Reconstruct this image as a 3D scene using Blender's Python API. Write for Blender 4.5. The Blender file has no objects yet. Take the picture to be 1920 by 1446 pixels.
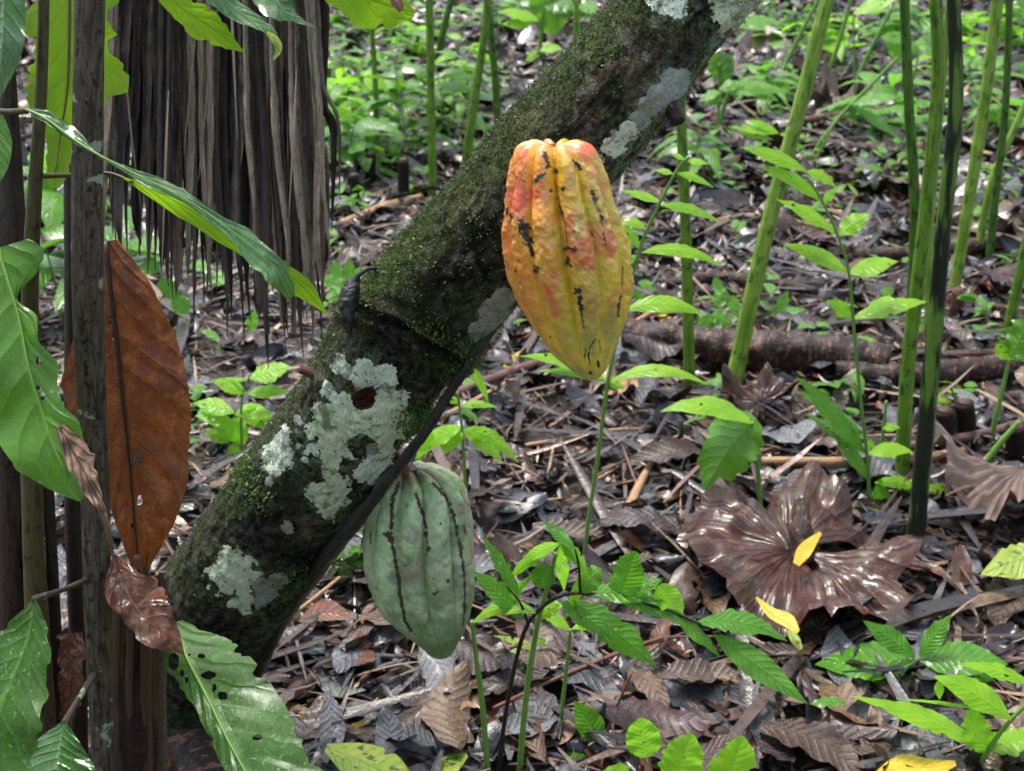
import bpy, math, random
import numpy as np
from mathutils import Vector
from mathutils.bvhtree import BVHTree
random.seed(7); np.random.seed(7)
SC = bpy.context.scene; COL = SC.collection
# ------------------------------------------------------------------ camera, light, exposure
CAM_H, PITCH, FPX = 1.2, math.radians(25), 2317.0
cd = bpy.data.cameras.new('camera'); cam = bpy.data.objects.new('camera', cd); COL.objects.link(cam)
cam.location = (0, 0, CAM_H); cam.rotation_euler = (math.radians(90) - PITCH, 0, 0)
cd.sensor_width = 36; cd.lens = 36 * FPX / 1920; cd.clip_start = .05; cd.clip_end = 200
cd.dof.use_dof = True; cd.dof.focus_distance = 1.12; cd.dof.aperture_fstop = 12.5
SC.camera = cam
W = bpy.data.worlds.new('World'); SC.world = W; W.use_nodes = True
SUN_EL, SUN_AZ = math.radians(68), math.radians(-35)      # high, from behind and a little left
wt = W.node_tree; sky = wt.nodes.new('ShaderNodeTexSky'); sky.sky_type = 'NISHITA'; sky.sun_disc = False
sky.sun_elevation = SUN_EL; sky.sun_rotation = SUN_AZ; sky.air_density = 1.0; sky.dust_density = 3.0
hs = wt.nodes.new('ShaderNodeHueSaturation'); hs.inputs['Saturation'].default_value = .62
wt.links.new(sky.outputs[0], hs.inputs['Color']); wt.links.new(hs.outputs[0], wt.nodes['Background'].inputs[0])
wt.nodes['Background'].inputs[1].default_value = .13
sl = bpy.data.lights.new('sun', 'SUN'); sl.energy = 1.5; sl.angle = math.radians(14); sl.color = (1, .97, .90)
so = bpy.data.objects.new('sun', sl); COL.objects.link(so)
sd = Vector((math.sin(SUN_AZ) * math.cos(SUN_EL), math.cos(SUN_AZ) * math.cos(SUN_EL), math.sin(SUN_EL)))
so.rotation_euler = sd.to_track_quat('Z', 'Y').to_euler(); so.location = sd * 20
VS = SC.view_settings; VS.view_transform = 'Standard'; VS.look = 'None'; VS.gamma = 1; VS.exposure = 2.05; VS.use_curve_mapping = False
SC.cycles.use_denoising = True; SC.cycles.max_bounces = 6; SC.cycles.transparent_max_bounces = 4
# ------------------------------------------------------------------ camera geometry
C0 = np.array([0, 0, CAM_H]); RV = np.array([1., 0, 0]); FV = np.array([0, math.cos(PITCH), -math.sin(PITCH)]); UV = np.array([0, math.sin(PITCH), math.cos(PITCH)])
def P(x, y, d):
    x, y, d = np.asarray(x, float), np.asarray(y, float), np.asarray(d, float)
    x, y, d = np.broadcast_arrays(x, y, d)
    return C0 + d[..., None] * (FV + ((x - 960) / FPX)[..., None] * RV - ((y - 723) / FPX)[..., None] * UV)
def proj(p):
    q = np.asarray(p) - C0; d = q @ FV
    return 960 + FPX * (q @ RV) / d, 723 - FPX * (q @ UV) / d, d
def ray(x, y): return FV + (x - 960) / FPX * RV - (y - 723) / FPX * UV
def hash3(ix, iy, iz, s):
    h = (ix.astype(np.int64) * 73856093) ^ (iy.astype(np.int64) * 19349663) ^ (iz.astype(np.int64) * 83492791) ^ (s * 2654435761 & 0xffffffff)
    h &= 0xffffffff; h = (h ^ (h >> 15)) * 2246822519 & 0xffffffff; h = (h ^ (h >> 13)) * 3266489917 & 0xffffffff
    return ((h ^ (h >> 16)) & 0xffff) / 65535.0
def vn(p, scale=1., s=0):
    p = np.asarray(p, float) * scale; i = np.floor(p); f = p - i; f = f * f * (3 - 2 * f); i = i.astype(np.int64); r = 0
    for dx in (0, 1):
        for dy in (0, 1):
            for dz in (0, 1):
                w = (f[..., 0] if dx else 1 - f[..., 0]) * (f[..., 1] if dy else 1 - f[..., 1]) * (f[..., 2] if dz else 1 - f[..., 2])
                r = r + w * hash3(i[..., 0] + dx, i[..., 1] + dy, i[..., 2] + dz, s)
    return r
def fbm(p, scale=1., octv=4, s=0, g=.5):
    a, t, r = 1., 0., 0.
    for o in range(octv):
        r = r + a * vn(p, scale * 2 ** o, s + o * 17); t += a; a *= g
    return r / t
def hgt(x, y):
    q = np.stack(np.broadcast_arrays(np.asarray(x, float), np.asarray(y, float), 0.), -1)
    return .05 * (fbm(q, 1.3, 3, 5) - .5)
def G(x, y, up=0.):
    r = ray(x, y); z = 0.
    for _ in range(4):
        t = (z - CAM_H) / r[2]; p = C0 + r * t; z = float(hgt(p[0], p[1]))
    p = C0 + r * ((z + up - CAM_H) / r[2]); return p
def dY(x, y, Y): return Y / ray(x, y)[1]           # depth at which this line of sight reaches world Y
def PYp(x, y, Y): return P(x, y, dY(x, y, Y))
def cr(pts, n):
    pts = np.asarray(pts, float); m = len(pts)
    if m == 2: return pts[0] + (pts[1] - pts[0]) * np.linspace(0, 1, n)[:, None]
    e = np.vstack([2 * pts[0] - pts[1], pts, 2 * pts[-1] - pts[-2]])
    t = np.linspace(0, m - 1 - 1e-9, n); i = t.astype(int); f = (t - i)[:, None]
    a, b, c, d = e[i], e[i + 1], e[i + 2], e[i + 3]
    return .5 * (2 * b + (c - a) * f + (2 * a - 5 * b + 4 * c - d) * f ** 2 + (3 * b - a - 3 * c + d) * f ** 3)
# ------------------------------------------------------------------ objects
def tag(o, label=None, cat=None, group=None, kind=None):
    for k, v in (('label', label), ('category', cat), ('group', group), ('kind', kind)):
        if v: o[k] = v
    return o
def thing(name, loc, label, cat, group=None):
    o = bpy.data.objects.new(name, None); COL.objects.link(o); o.location = tuple(loc); o.empty_display_size = .05
    return tag(o, label, cat, group)
def origin(o):
    v = Vector((0, 0, 0))
    while o is not None: v += o.location; o = o.parent
    return np.array(v)
def obj(name, V, F, mat, parent=None, st=None, col=None, loc=None, smooth=True):
    V = np.asarray(V, float).reshape(-1, 3); F = np.asarray(F)
    base = origin(parent) if parent is not None else np.zeros(3)
    if loc is None: loc = base if parent is not None else (V.min(0) + V.max(0)) / 2 * np.array([1, 1, 0]) + np.array([0, 0, V[:, 2].min()])
    loc = np.asarray(loc, float)
    me = bpy.data.meshes.new(name); k = F.shape[1]
    me.vertices.add(len(V)); me.vertices.foreach_set('co', (V - loc).astype(np.float32).ravel())
    me.loops.add(F.size); me.loops.foreach_set('vertex_index', F.astype(np.int32).ravel())
    me.polygons.add(len(F)); me.polygons.foreach_set('loop_start', np.arange(0, F.size, k, dtype=np.int32))
    me.update(calc_edges=True)
    if smooth: me.polygons.foreach_set('use_smooth', np.ones(len(F), bool))
    if st is not None:
        a = me.attributes.new('st', 'FLOAT_VECTOR', 'POINT'); a.data.foreach_set('vector', np.asarray(st, np.float32).reshape(-1, 3).ravel())
    if col is not None:
        col = np.asarray(col, np.float32).reshape(-1, 3); c4 = np.ones((len(col), 4), np.float32); c4[:, :3] = col
        a = me.attributes.new('tint', 'FLOAT_COLOR', 'POINT'); a.data.foreach_set('color', c4.ravel())
    me.materials.append(mat); me.validate()
    o = bpy.data.objects.new(name, me); COL.objects.link(o)
    if parent is not None: o.parent = parent
    o.location = tuple(loc - base); return o
def grid_faces(n, m, wrap=False):
    i, j = np.meshgrid(np.arange(n - 1), np.arange(m if wrap else m - 1), indexing='ij'); j2 = (j + 1) % m
    return np.stack([i * m + j, i * m + j2, (i + 1) * m + j2, (i + 1) * m + j], -1).reshape(-1, 4)
def frames(p):
    t = np.gradient(p, axis=0); t /= np.linalg.norm(t, axis=1)[:, None] + 1e-12
    ref = np.array([0.13, -1., .1]); u = np.cross(t, ref)
    nu = np.linalg.norm(u, axis=1)[:, None]; u = np.where(nu < .2, np.cross(t, np.array([1., 0, 0])), u); u /= np.linalg.norm(u, axis=1)[:, None]
    return t, u, np.cross(t, u)
def tube_arr(pts, rad, n=24, m=8, rough=0., rs=60., cap=True):
    p = cr(pts, n); r = np.interp(np.linspace(0, 1, n), np.linspace(0, 1, len(rad)), rad) if np.ndim(rad) else np.full(n, rad)
    t, u, v = frames(p); a = np.linspace(0, 2 * math.pi, m, endpoint=False)
    V = p[:, None] + r[:, None, None] * (u[:, None] * np.cos(a)[None, :, None] + v[:, None] * np.sin(a)[None, :, None])
    if rough: V = p[:, None] + (V - p[:, None]) * (1 + rough * (fbm(V, rs, 3, 3) - .5)[..., None] * 2)
    L = np.concatenate([[0], np.cumsum(np.linalg.norm(np.diff(p, axis=0), axis=1))])
    st = np.stack(np.broadcast_arrays(L[:, None], a[None] / 6.2832, r[:, None]), -1)
    V = V.reshape(-1, 3); st = st.reshape(-1, 3); F = grid_faces(n, m, True)
    if cap:
        k = len(V); V = np.vstack([V, p[0], p[-1]]); st = np.vstack([st, st[0], st[-1]]); j = np.arange(m); j2 = (j + 1) % m
        F = np.vstack([F, np.stack([j2, j, np.full(m, k), np.full(m, k)], -1), np.stack([(n - 1) * m + j, (n - 1) * m + j2, np.full(m, k + 1), np.full(m, k + 1)], -1)])
    return V, F, st
def tube(name, pts, rad, mat, parent=None, n=24, m=8, rough=0., rs=60., **k):
    V, F, st = tube_arr(pts, rad, n, m, rough, rs)
    F3 = F[F[:, 2] != F[:, 3]]; T = F[F[:, 2] == F[:, 3]][:, :3]
    F = np.vstack([F3[:, [0, 1, 2]], F3[:, [0, 2, 3]], T])
    return obj(name, V, F, mat, parent, st=st, **k)
# ------------------------------------------------------------------ materials
class NB:
    def __init__(s, name):
        s.m = bpy.data.materials.new(name); s.m.use_nodes = True; s.t = s.m.node_tree; s.b = s.t.nodes['Principled BSDF']; s.o = s.t.nodes['Material Output']
        s.tc = s.t.nodes.new('ShaderNodeTexCoord').outputs['Object']
    def put(s, sock, v):
        if isinstance(v, bpy.types.NodeSocket): s.t.links.new(v, sock)
        else: sock.default_value = (tuple(v) + (1,) if hasattr(v, '__len__') and len(v) == 3 and sock.type == 'RGBA' else v)
    def n(s, ty, ins=(), **pr):
        nd = s.t.nodes.new('ShaderNode' + ty)
        for k, v in pr.items(): setattr(nd, k, v)
        for k, v in dict(ins).items(): s.put(nd.inputs[k], v)
        return nd
    def ma(s, op, a, b=0., c=0.): return s.n('Math', {0: a, 1: b, 2: c}, operation=op).outputs[0]
    def mr(s, v, a, b, c=0., d=1.): return s.n('MapRange', {0: v, 1: a, 2: b, 3: c, 4: d}, clamp=True).outputs[0]
    def mix(s, f, a, b, bt='MIX'): return s.n('Mix', {0: f, 6: a, 7: b}, data_type='RGBA', blend_type=bt).outputs[2]
    def noise(s, sc, det=4, v=None, rg=.55, dist=0.): return s.n('TexNoise', {'Vector': v or s.tc, 'Scale': sc, 'Detail': det, 'Roughness': rg, 'Distortion': dist}).outputs[0]
    def attr(s, nm): return s.n('Attribute', attribute_name=nm)
    def sc(s, v, x, y, z): return s.n('VectorMath', {0: v, 1: (x, y, z)}, operation='MULTIPLY').outputs[0]
    def bump(s, h, st=.5, d=.002): return s.n('Bump', {'Height': h, 'Strength': st, 'Distance': d}).outputs[0]
    def end(s, col, rough=.5, nrm=None, spec=.5, trans=0., tcol=None, coat=0.):
        s.put(s.b.inputs['Base Color'], col); s.put(s.b.inputs['Roughness'], rough); s.put(s.b.inputs['Specular IOR Level'], spec); s.put(s.b.inputs['Coat Weight'], coat); s.b.inputs['Coat Roughness'].default_value = .12
        if nrm is not None: s.put(s.b.inputs['Normal'], nrm)
        if trans:
            tr = s.n('BsdfTranslucent', {'Color': tcol if tcol is not None else col}); 
            if nrm is not None: s.put(tr.inputs['Normal'], nrm)
            mx = s.n('MixShader', {0: trans, 1: s.b.outputs[0], 2: tr.outputs[0]}); s.t.links.new(mx.outputs[0], s.o.inputs[0])
        return s.m
def leaf_mat(name, c1, c2, vein, N=9, k=1.6, rough=.3, trans=.35, tcol=None, spot=None, sa=.62, ss=90, bump=.6, vw=.86, vstr=.5, coat=.0, mottle=None, sv=.45):
    b = NB(name); sp = b.n('SeparateXYZ', {0: b.attr('st').outputs['Vector']}); S, T = sp.outputs[0], sp.outputs[1]
    at = b.ma('ABSOLUTE', T); side = b.ma('MULTIPLY', b.ma('SIGN', T), .22)
    u = b.ma('ADD', b.ma('SUBTRACT', b.ma('MULTIPLY', S, N), b.ma('MULTIPLY', b.ma('POWER', at, 1.25), k)), side)
    u = b.ma('ADD', u, b.ma('MULTIPLY', b.noise(14, 2), .35))
    tri = b.ma('MULTIPLY', b.ma('ABSOLUTE', b.ma('SUBTRACT', b.ma('FRACT', u), .5)), 2)
    vm = b.ma('MAXIMUM', b.mr(tri, vw, 1.), b.mr(at, .075, .03))
    n1 = b.noise(22, 4); col = b.mix(b.mr(n1, .35, .65), c1, c2)
    n2 = b.noise(ss, 5, rg=.65)
    if mottle:
        cell = b.n('TexVoronoi', {'Vector': b.tc, 'Scale': 330.}, feature='DISTANCE_TO_EDGE').outputs[0]
        mm = b.ma('MULTIPLY', b.ma('MULTIPLY', b.mr(n2, .46, .58), b.mr(b.noise(16, 4), .38, .58, .15, 1.)), b.mr(cell, .02, .14, .5, 1.)); col = b.mix(mm, col, mottle)
        big = b.n('TexVoronoi', {'Vector': b.tc, 'Scale': 95.}, feature='DISTANCE_TO_EDGE').outputs[0]
        col = b.mix(b.mr(big, .045, .0, 0, .6), col, vein)
    fine = b.n('TexVoronoi', {'Vector': b.tc, 'Scale': 210.}, feature='DISTANCE_TO_EDGE').outputs[0]; col = b.mix(b.mr(fine, .09, .0, 0, .28), col, vein); dst = b.noise(9, 6, rg=.75); col = b.mix(b.mr(dst, .5, .7, 0, .35), col, b.mix(.5, col, (.30, .32, .20)))
    if spot: col = b.mix(b.mr(n2, sa, sa + .04), col, spot)
    col = b.mix(b.ma('MULTIPLY', b.ma('MAXIMUM', b.ma('MULTIPLY', b.mr(tri, vw, 1.), sv), b.mr(at, .075, .03)), vstr), col, vein)
    h = b.ma('ADD', b.ma('MULTIPLY', b.ma('SUBTRACT', 1, b.ma('POWER', tri, 3)), .8), b.ma('MULTIPLY', b.noise(160, 3), .5))
    h = b.ma('SUBTRACT', h, b.ma('MULTIPLY', b.mr(at, .12, .0), .7))
    tc = b.mix(.5, col, tcol) if tcol else col
    rr = b.mr(b.noise(45, 3), .3, .7, max(.08, rough - .12), rough + .12)
    return b.end(col, rr, b.bump(h, bump, .0022), .36, trans, tc, coat)
GV = (.30, .42, .12)
M = {}
M['leaf_back'] = leaf_mat('backlit_leaf', (.08, .20, .010), (.20, .36, .015), (.02, .05, .005), N=7, trans=.72, tcol=(.42, .78, .015), rough=.5, spot=(.10, .05, .01), sa=.66, vstr=.75, bump=.3)
M['leaf_mid'] = leaf_mat('broad_green_leaf', (.045, .15, .010), (.085, .23, .014), (.14, .30, .04), N=8, trans=.30, tcol=(.3, .7, .05), rough=.27, spot=(.16, .30, .12), sa=.66, ss=160, coat=.25)
M['leaf_worn'] = leaf_mat('worn_speckled_leaf', (.016, .060, .006), (.032, .108, .009), (.12, .26, .04), N=8, trans=.28, tcol=(.3, .7, .05), rough=.36, spot=(.15, .26, .09), sa=.60, ss=190, coat=.04, sv=.35, bump=.45)
M['leaf_dark'] = leaf_mat('dark_glossy_leaf', (.02, .075, .018), (.038, .125, .02), (.16, .28, .12), N=8, trans=.2, tcol=(.2, .5, .05), rough=.2, coat=.45, spot=(.12, .22, .10), sa=.68, ss=170)
M['leaf_bright'] = leaf_mat('seedling_leaf', (.17, .40, .012), (.27, .52, .018), (.34, .58, .05), N=9, bump=.35, trans=.5, tcol=(.40, .95, .06), rough=.33, vstr=.35, spot=(.20, .15, .02), sa=.70, ss=60)
M['leaf_ridge'] = leaf_mat('ridged_green_leaf', (.055, .19, .010), (.085, .26, .014), (.12, .31, .03), N=11, trans=.35, tcol=(.3, .8, .05), rough=.25, bump=.7, coat=.2, vw=.8)
M['leaf_far'] = leaf_mat('undergrowth_leaf', (.08, .24, .022), (.14, .33, .04), (.19, .38, .07), N=7, trans=.42, tcol=(.32, .8, .08), rough=.3)
M['leaf_rust'] = leaf_mat('rusty_dead_leaf', (.070, .018, .008), (.125, .032, .012), (.018, .006, .004), N=9, k=2.0, trans=.16, tcol=(.8, .25, .03), rough=.42, spot=None, ss=70, bump=.6, vw=.93, vstr=.9, sv=1., mottle=(.34, .10, .02))
M['leaf_curl'] = leaf_mat('wet_brown_leaf', (.10, .032, .015), (.16, .055, .025), (.20, .09, .05), N=8, trans=.1, rough=.16, coat=.5, bump=.8)
M['leaf_crisp'] = leaf_mat('crisp_tan_leaf', (.16, .09, .055), (.28, .18, .12), (.10, .05, .03), N=6, trans=.15, rough=.6, bump=.9)
M['leaf_grey'] = leaf_mat('wet_grey_leaf', (.085, .095, .095), (.14, .14, .13), (.05, .05, .05), N=9, trans=0, rough=.25, coat=.2)
M['leaf_yellow'] = leaf_mat('yellow_fallen_leaf', (.55, .36, .02), (.68, .50, .06), (.45, .30, .05), N=8, trans=.25, rough=.35, spot=(.20, .11, .02), sa=.66)
M['leaf_lime'] = leaf_mat('yellowing_leaf', (.22, .34, .04), (.36, .42, .06), (.10, .22, .03), N=9, trans=.25, rough=.35, spot=(.08, .08, .02), sa=.58, ss=60)
M['leaf_fan'] = leaf_mat('wet_purple_brown_leaf', (.040, .012, .008), (.074, .024, .016), (.03, .010, .008), N=1, trans=0, rough=.26, coat=.3, bump=.9, vstr=.1)
M['leaf_palm'] = leaf_mat('grey_brown_palm_leaf', (.13, .085, .07), (.24, .17, .14), (.07, .04, .03), N=1, trans=0, rough=.4, bump=.5, vstr=.1)
def tint_mat(name, rough=.4, nsc=60, amt=.5, bump=.5, bd=.002, spec=.5, coat=0., trans=0.):
    b = NB(name); c = b.attr('tint').outputs['Color']; n = b.noise(nsc, 5, rg=.65)
    dk = b.mix(b.mr(n, .3, .75), (.9 - amt,) * 3, (1 + amt * .4,) * 3); col = b.mix(1., c, dk, 'MULTIPLY')
    return b.end(col, b.mr(b.noise(nsc * .6, 3), .35, .65, max(.06, rough - .15), rough + .15), b.bump(n, bump, bd), spec, trans, None, coat)
M['litter'] = tint_mat('wet_litter', .20, 55, .6, .8, .003, .52, .0)
M['chip'] = tint_mat('wet_chips', .4, 120, .4, .4, .001)
def rnd_litter(name, ramp, rough=.26, coat=.1):
    b = NB(name); r = b.n('ObjectInfo').outputs['Random']; cr_ = b.n('ValToRGB', {0: r}); cr_.color_ramp.interpolation = 'CONSTANT'
    e = cr_.color_ramp.elements; e[0].color = ramp[0] + (1,); e[1].position = 1 / len(ramp); e[1].color = ramp[1] + (1,)
    for i in range(2, len(ramp)): x = e.new(i / len(ramp)); x.color = ramp[i] + (1,)
    sp = b.n('SeparateXYZ', {0: b.attr('st').outputs['Vector']}); at = b.ma('ABSOLUTE', sp.outputs[1])
    u = b.ma('SUBTRACT', b.ma('MULTIPLY', sp.outputs[0], 10), b.ma('MULTIPLY', at, 1.7)); tri = b.ma('MULTIPLY', b.ma('ABSOLUTE', b.ma('SUBTRACT', b.ma('FRACT', u), .5)), 2)
    n = b.noise(38, 5, rg=.6); dk = b.mix(b.mr(n, .3, .7), (.25,) * 3, (1.0,) * 3); col = b.mix(1., cr_.outputs[0], dk, 'MULTIPLY')
    vm = b.ma('MAXIMUM', b.mr(tri, .88, 1.), b.mr(at, .08, .03)); col = b.mix(b.ma('MULTIPLY', vm, .4), col, (.04, .025, .02))
    h = b.ma('ADD', b.ma('SUBTRACT', 1, b.ma('POWER', tri, 3)), b.ma('MULTIPLY', b.noise(120, 4), .8))
    return b.end(col, b.mr(b.noise(40, 3), .3, .7, rough - .14, rough + .2), b.bump(h, .6, .002), .5, 0, None, coat)
PAL = [(.055, .024, .012), (.10, .058, .036), (.12, .125, .14), (.070, .032, .020), (.045, .047, .060), (.16, .055, .022), (.14, .075, .04), (.17, .175, .19), (.20, .12, .065), (.030, .016, .012), (.11, .068, .052), (.055, .062, .080), (.13, .085, .06), (.045, .024, .020), (.09, .045, .045), (.075, .08, .095), (.035, .036, .044), (.10, .105, .12), (.05, .035, .035)]  # slate tones: partly grey leaves, partly bluish wet sky sheen put into the colour
M['dead'] = rnd_litter('wet_dead_leaf', PAL)
def fiber(name, c1, c2, c3=None, rough=.5, sx=60., sy=3., bump=.7, coat=0., base=None, bd=.0015, dots=None, spc=.3, t3=.55):
    """streaks run along the length: st = (metres along, turn around, radius)"""
    b = NB(name); v = b.attr('st').outputs['Vector']; n = b.noise(1., 4, b.sc(v, sy * 3.2, sx * 1.5, 0), .68, .4); n2 = b.noise(1., 3, b.sc(v, sy * 11, sx * .8, 0), .65)
    col = b.mix(b.mr(n, .36, .66), c1, c2)
    if c3: col = b.mix(b.mr(n2, t3, t3 + .08), col, c3)
    if dots: col = b.mix(b.mr(b.noise(42, 5), .63, .65), col, dots)
    if base:
        sp = b.n('SeparateXYZ', {0: v}); col = b.mix(b.mr(b.ma('ADD', sp.outputs[0], b.ma('MULTIPLY', n2, .12)), base[1] + .1, base[1], 0, 1), col, base[0])
    return b.end(col, rough, b.bump(b.ma('ADD', n, b.ma('MULTIPLY', b.noise(200, 3), .3)), bump, bd), spc, 0, None, coat)
M['cane'] = fiber('green_cane', (.065, .15, .014), (.17, .30, .035), (.035, .08, .015), .33, 7, 3, .4, .1, ((.10, .055, .025), .07), .0008)
M['cane_bright'] = fiber('pale_striped_green_cane', (.10, .22, .018), (.31, .44, .08), (.06, .14, .02), .33, 7, 2.5, .4, .1, ((.30, .24, .07), .05), .0008)
M['cane_dark'] = fiber('dark_green_cane', (.03, .09, .012), (.09, .19, .025), (.012, .025, .01), .3, 7, 3, .25, .15, ((.09, .05, .03), .02), .0008)
M['cane_black'] = fiber('blackened_green_cane', (.008, .010, .010), (.022, .034, .018), (.10, .20, .03), .28, 3.0, .45, .25, .1, ((.06, .025, .02), .06), .0008, t3=.485)
M['stump'] = fiber('dark_cut_stump', (.006, .005, .005), (.014, .010, .008), (.03, .014, .010), .5, 20, 8, .8, spc=.2)
M['stump_red'] = fiber('reddish_cut_stump', (.06, .025, .018), (.14, .06, .04), (.02, .012, .01), .45, 20, 8, .8)
M['stem_green'] = fiber('green_stem', (.11, .22, .035), (.16, .30, .06), None, .4, 6, 10, .3)
M['stem_black'] = fiber('black_stem', (.014, .010, .010), (.035, .02, .016), None, .35, 6, 20, .6)
M['stem_brown'] = fiber('red_brown_stem', (.10, .04, .025), (.16, .07, .04), None, .4, 6, 10, .4)
M['sap'] = fiber('grey_sapling_bark', (.022, .017, .012), (.12, .10, .07), (.010, .008, .006), .5, 14, 9, 1., dots=(.24, .31, .22))
M['sap_green'] = fiber('olive_brown_stem', (.06, .055, .02), (.09, .075, .03), (.03, .024, .015), .42, 9, 6, .4)
M['sap_dark'] = fiber('dark_brown_stem', (.014, .009, .007), (.05, .030, .020), (.008, .006, .005), .5, 14, 6, 1.)
M['stalk'] = fiber('brown_dry_stalk', (.065, .04, .02), (.12, .075, .038), (.03, .02, .012), .36, 10, 3, .6, coat=.1)
M['strip_d'] = fiber('dark_palm_strip', (.014, .009, .008), (.060, .042, .034), (.008, .006, .006), .42, 5, 4, .9)
M['strip_m'] = fiber('brown_palm_strip', (.06, .044, .032), (.20, .155, .115), (.02, .014, .011), .45, 5, 4, .9)
M['strip_l'] = fiber('grey_tan_palm_strip', (.15, .115, .08), (.42, .35, .26), (.05, .036, .026), .45, 5, 4, .9)
M['twig'] = fiber('wet_brown_twig', (.05, .035, .028), (.12, .085, .07), (.02, .015, .013), .42, 9, 12, .6)
M['twig_tan'] = fiber('tan_stick', (.28, .16, .085), (.40, .25, .14), (.14, .07, .04), .45, 9, 6, .6)
M['twig_purple'] = fiber('purple_brown_stick', (.10, .05, .045), (.17, .09, .075), (.05, .025, .02), .36, 7, 4, .5)
M['log'] = fiber('wet_rotting_log', (.006, .004, .004), (.035, .017, .011), (.17, .07, .035), .42, 9, 9, 1., bd=.006)
M['vine'] = fiber('black_liana', (.010, .010, .010), (.026, .028, .024), (.045, .05, .038), .4, 7, 30, 1.)
b = NB('wet_soil'); n = b.noise(9, 6, rg=.65); n3 = b.noise(70, 5, rg=.7)
M['soil'] = b.end(b.mix(b.mr(n3, .35, .7), (.022, .015, .012), (.075, .052, .042)), b.mr(n, .3, .7, .25, .6), b.bump(n3, .9, .01))
# ------------------------------------------------------------------ leaf builder
def leaf(name, mid, A, B, mat, parent=None, gx=0., gy=.7, fold=.0, wav=.08, nwav=3, bite=0., serr=0., nser=14, holes=(), ns=None, nt=7, seed=0, crum=0., quilt=.0, **k):
    """mid = (photo x, photo y, depth) along the midrib; A, B = half widths either side (A is to the right of a leaf that points down)"""
    mid = np.asarray(mid, float); ext = np.hypot(*(mid[-1, :2] - mid[0, :2]))
    ns = ns or int(np.clip(ext / 5, 14, 70)); m = cr(mid, ns); s = np.linspace(0, 1, ns)
    def prof(w):
        w = np.asarray(w, float)[:, None]; return np.maximum(cr(w, ns)[:, 0], .6) if len(w) > 2 else np.interp(s, [0, 1], w[:, 0])
    wa, wb = prof(A), prof(B); d = np.gradient(m[:, :2], axis=0); d /= np.linalg.norm(d, axis=1)[:, None] + 1e-9
    # smooth the direction so that wide blades do not pinch
    kk = max(1, ns // 10); ker = np.ones(2 * kk + 1) / (2 * kk + 1); d = np.stack([np.convolve(np.pad(d[:, i], kk, 'edge'), ker, 'valid') for i in (0, 1)], -1); d /= np.linalg.norm(d, axis=1)[:, None]
    nrm = np.stack([d[:, 1], -d[:, 0]], -1); t = np.linspace(-1, 1, 2 * nt + 1)
    def edge(w, sg):
        q = np.stack([s * 9 + seed * 3.1, np.full(ns, sg * 5. + seed), s * 0], -1)
        if bite: w = w * (1 - bite * np.clip((fbm(q, 1.6, 3, seed + 9) - .42) * 4, 0, 1))
        if serr: w = w * (1 - serr * np.abs((s * nser) % 1 - .0))
        return w
    wa, wb = edge(wa, 1), edge(wb, -1)
    w = np.where(t[None] >= 0, wa[:, None], wb[:, None]) * t[None]
    off = nrm[:, None] * w[..., None]; x = m[:, 0, None] + off[..., 0]; y = m[:, 1, None] + off[..., 1]; dm = m[:, 2, None]
    k2 = dm / FPX; aw = np.abs(w) * k2; wm = (np.maximum(wa, wb)[:, None]) * k2
    dep = dm + gx * off[..., 0] * k2 - gy * off[..., 1] * k2 + fold * aw
    ph = 1.3 * seed; dep = dep + wav * wm * np.abs(t[None]) ** 1.5 * np.sin(s[:, None] * nwav * 6.28 + ph + (t[None] > 0) * 1.7)
    q = np.stack([x / 40, y / 40, np.full_like(x, seed * 1.7)], -1)
    if crum: dep = dep + crum * (fbm(q, 1.6, 3, seed) - .5) * 2 * np.max(wm)
    if quilt: dep = dep - quilt * wm * np.abs(np.sin((s[:, None] * 9 - np.abs(t[None]) * 1.6) * math.pi)) * np.sin(np.abs(t[None]) * math.pi)
    V = P(x, y, dep).reshape(-1, 3); F = grid_faces(ns, 2 * nt + 1)
    st = np.stack(np.broadcast_arrays(s[:, None], t[None], seed * .1), -1).reshape(-1, 3)
    if holes:
        fx, fy = x.ravel()[F].mean(1), y.ravel()[F].mean(1); keep = np.ones(len(F), bool); jit = .35 * (fbm(np.stack([fx / 9, fy / 9, fx * 0], -1), 1, 2, 4) - .5)
        for hx, hy, rx, ry in holes: keep &= np.hypot((fx - hx) / rx, (fy - hy) / ry) + jit > 1
        F = F[keep]
    o = obj(name, V, F, mat, parent, st=st, **k); LAST[0] = o; return o
LAST = [None]
def midrib(mid, r0, mat, parent, s0=0., s1=.93, lift=.0012, name='midrib'):
    parent = LAST[0] if parent is not None else parent
    m = cr(np.asarray(mid, float), 40); m = m[int(s0 * 39):int(s1 * 39) + 1]; p = P(m[:, 0], m[:, 1], m[:, 2] - lift)
    return tube(name, p[::2], [r0, r0 * .3], mat, parent, n=22, m=6)
LP = [.06, .62, .95, 1., .78, .42, .02]
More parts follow.
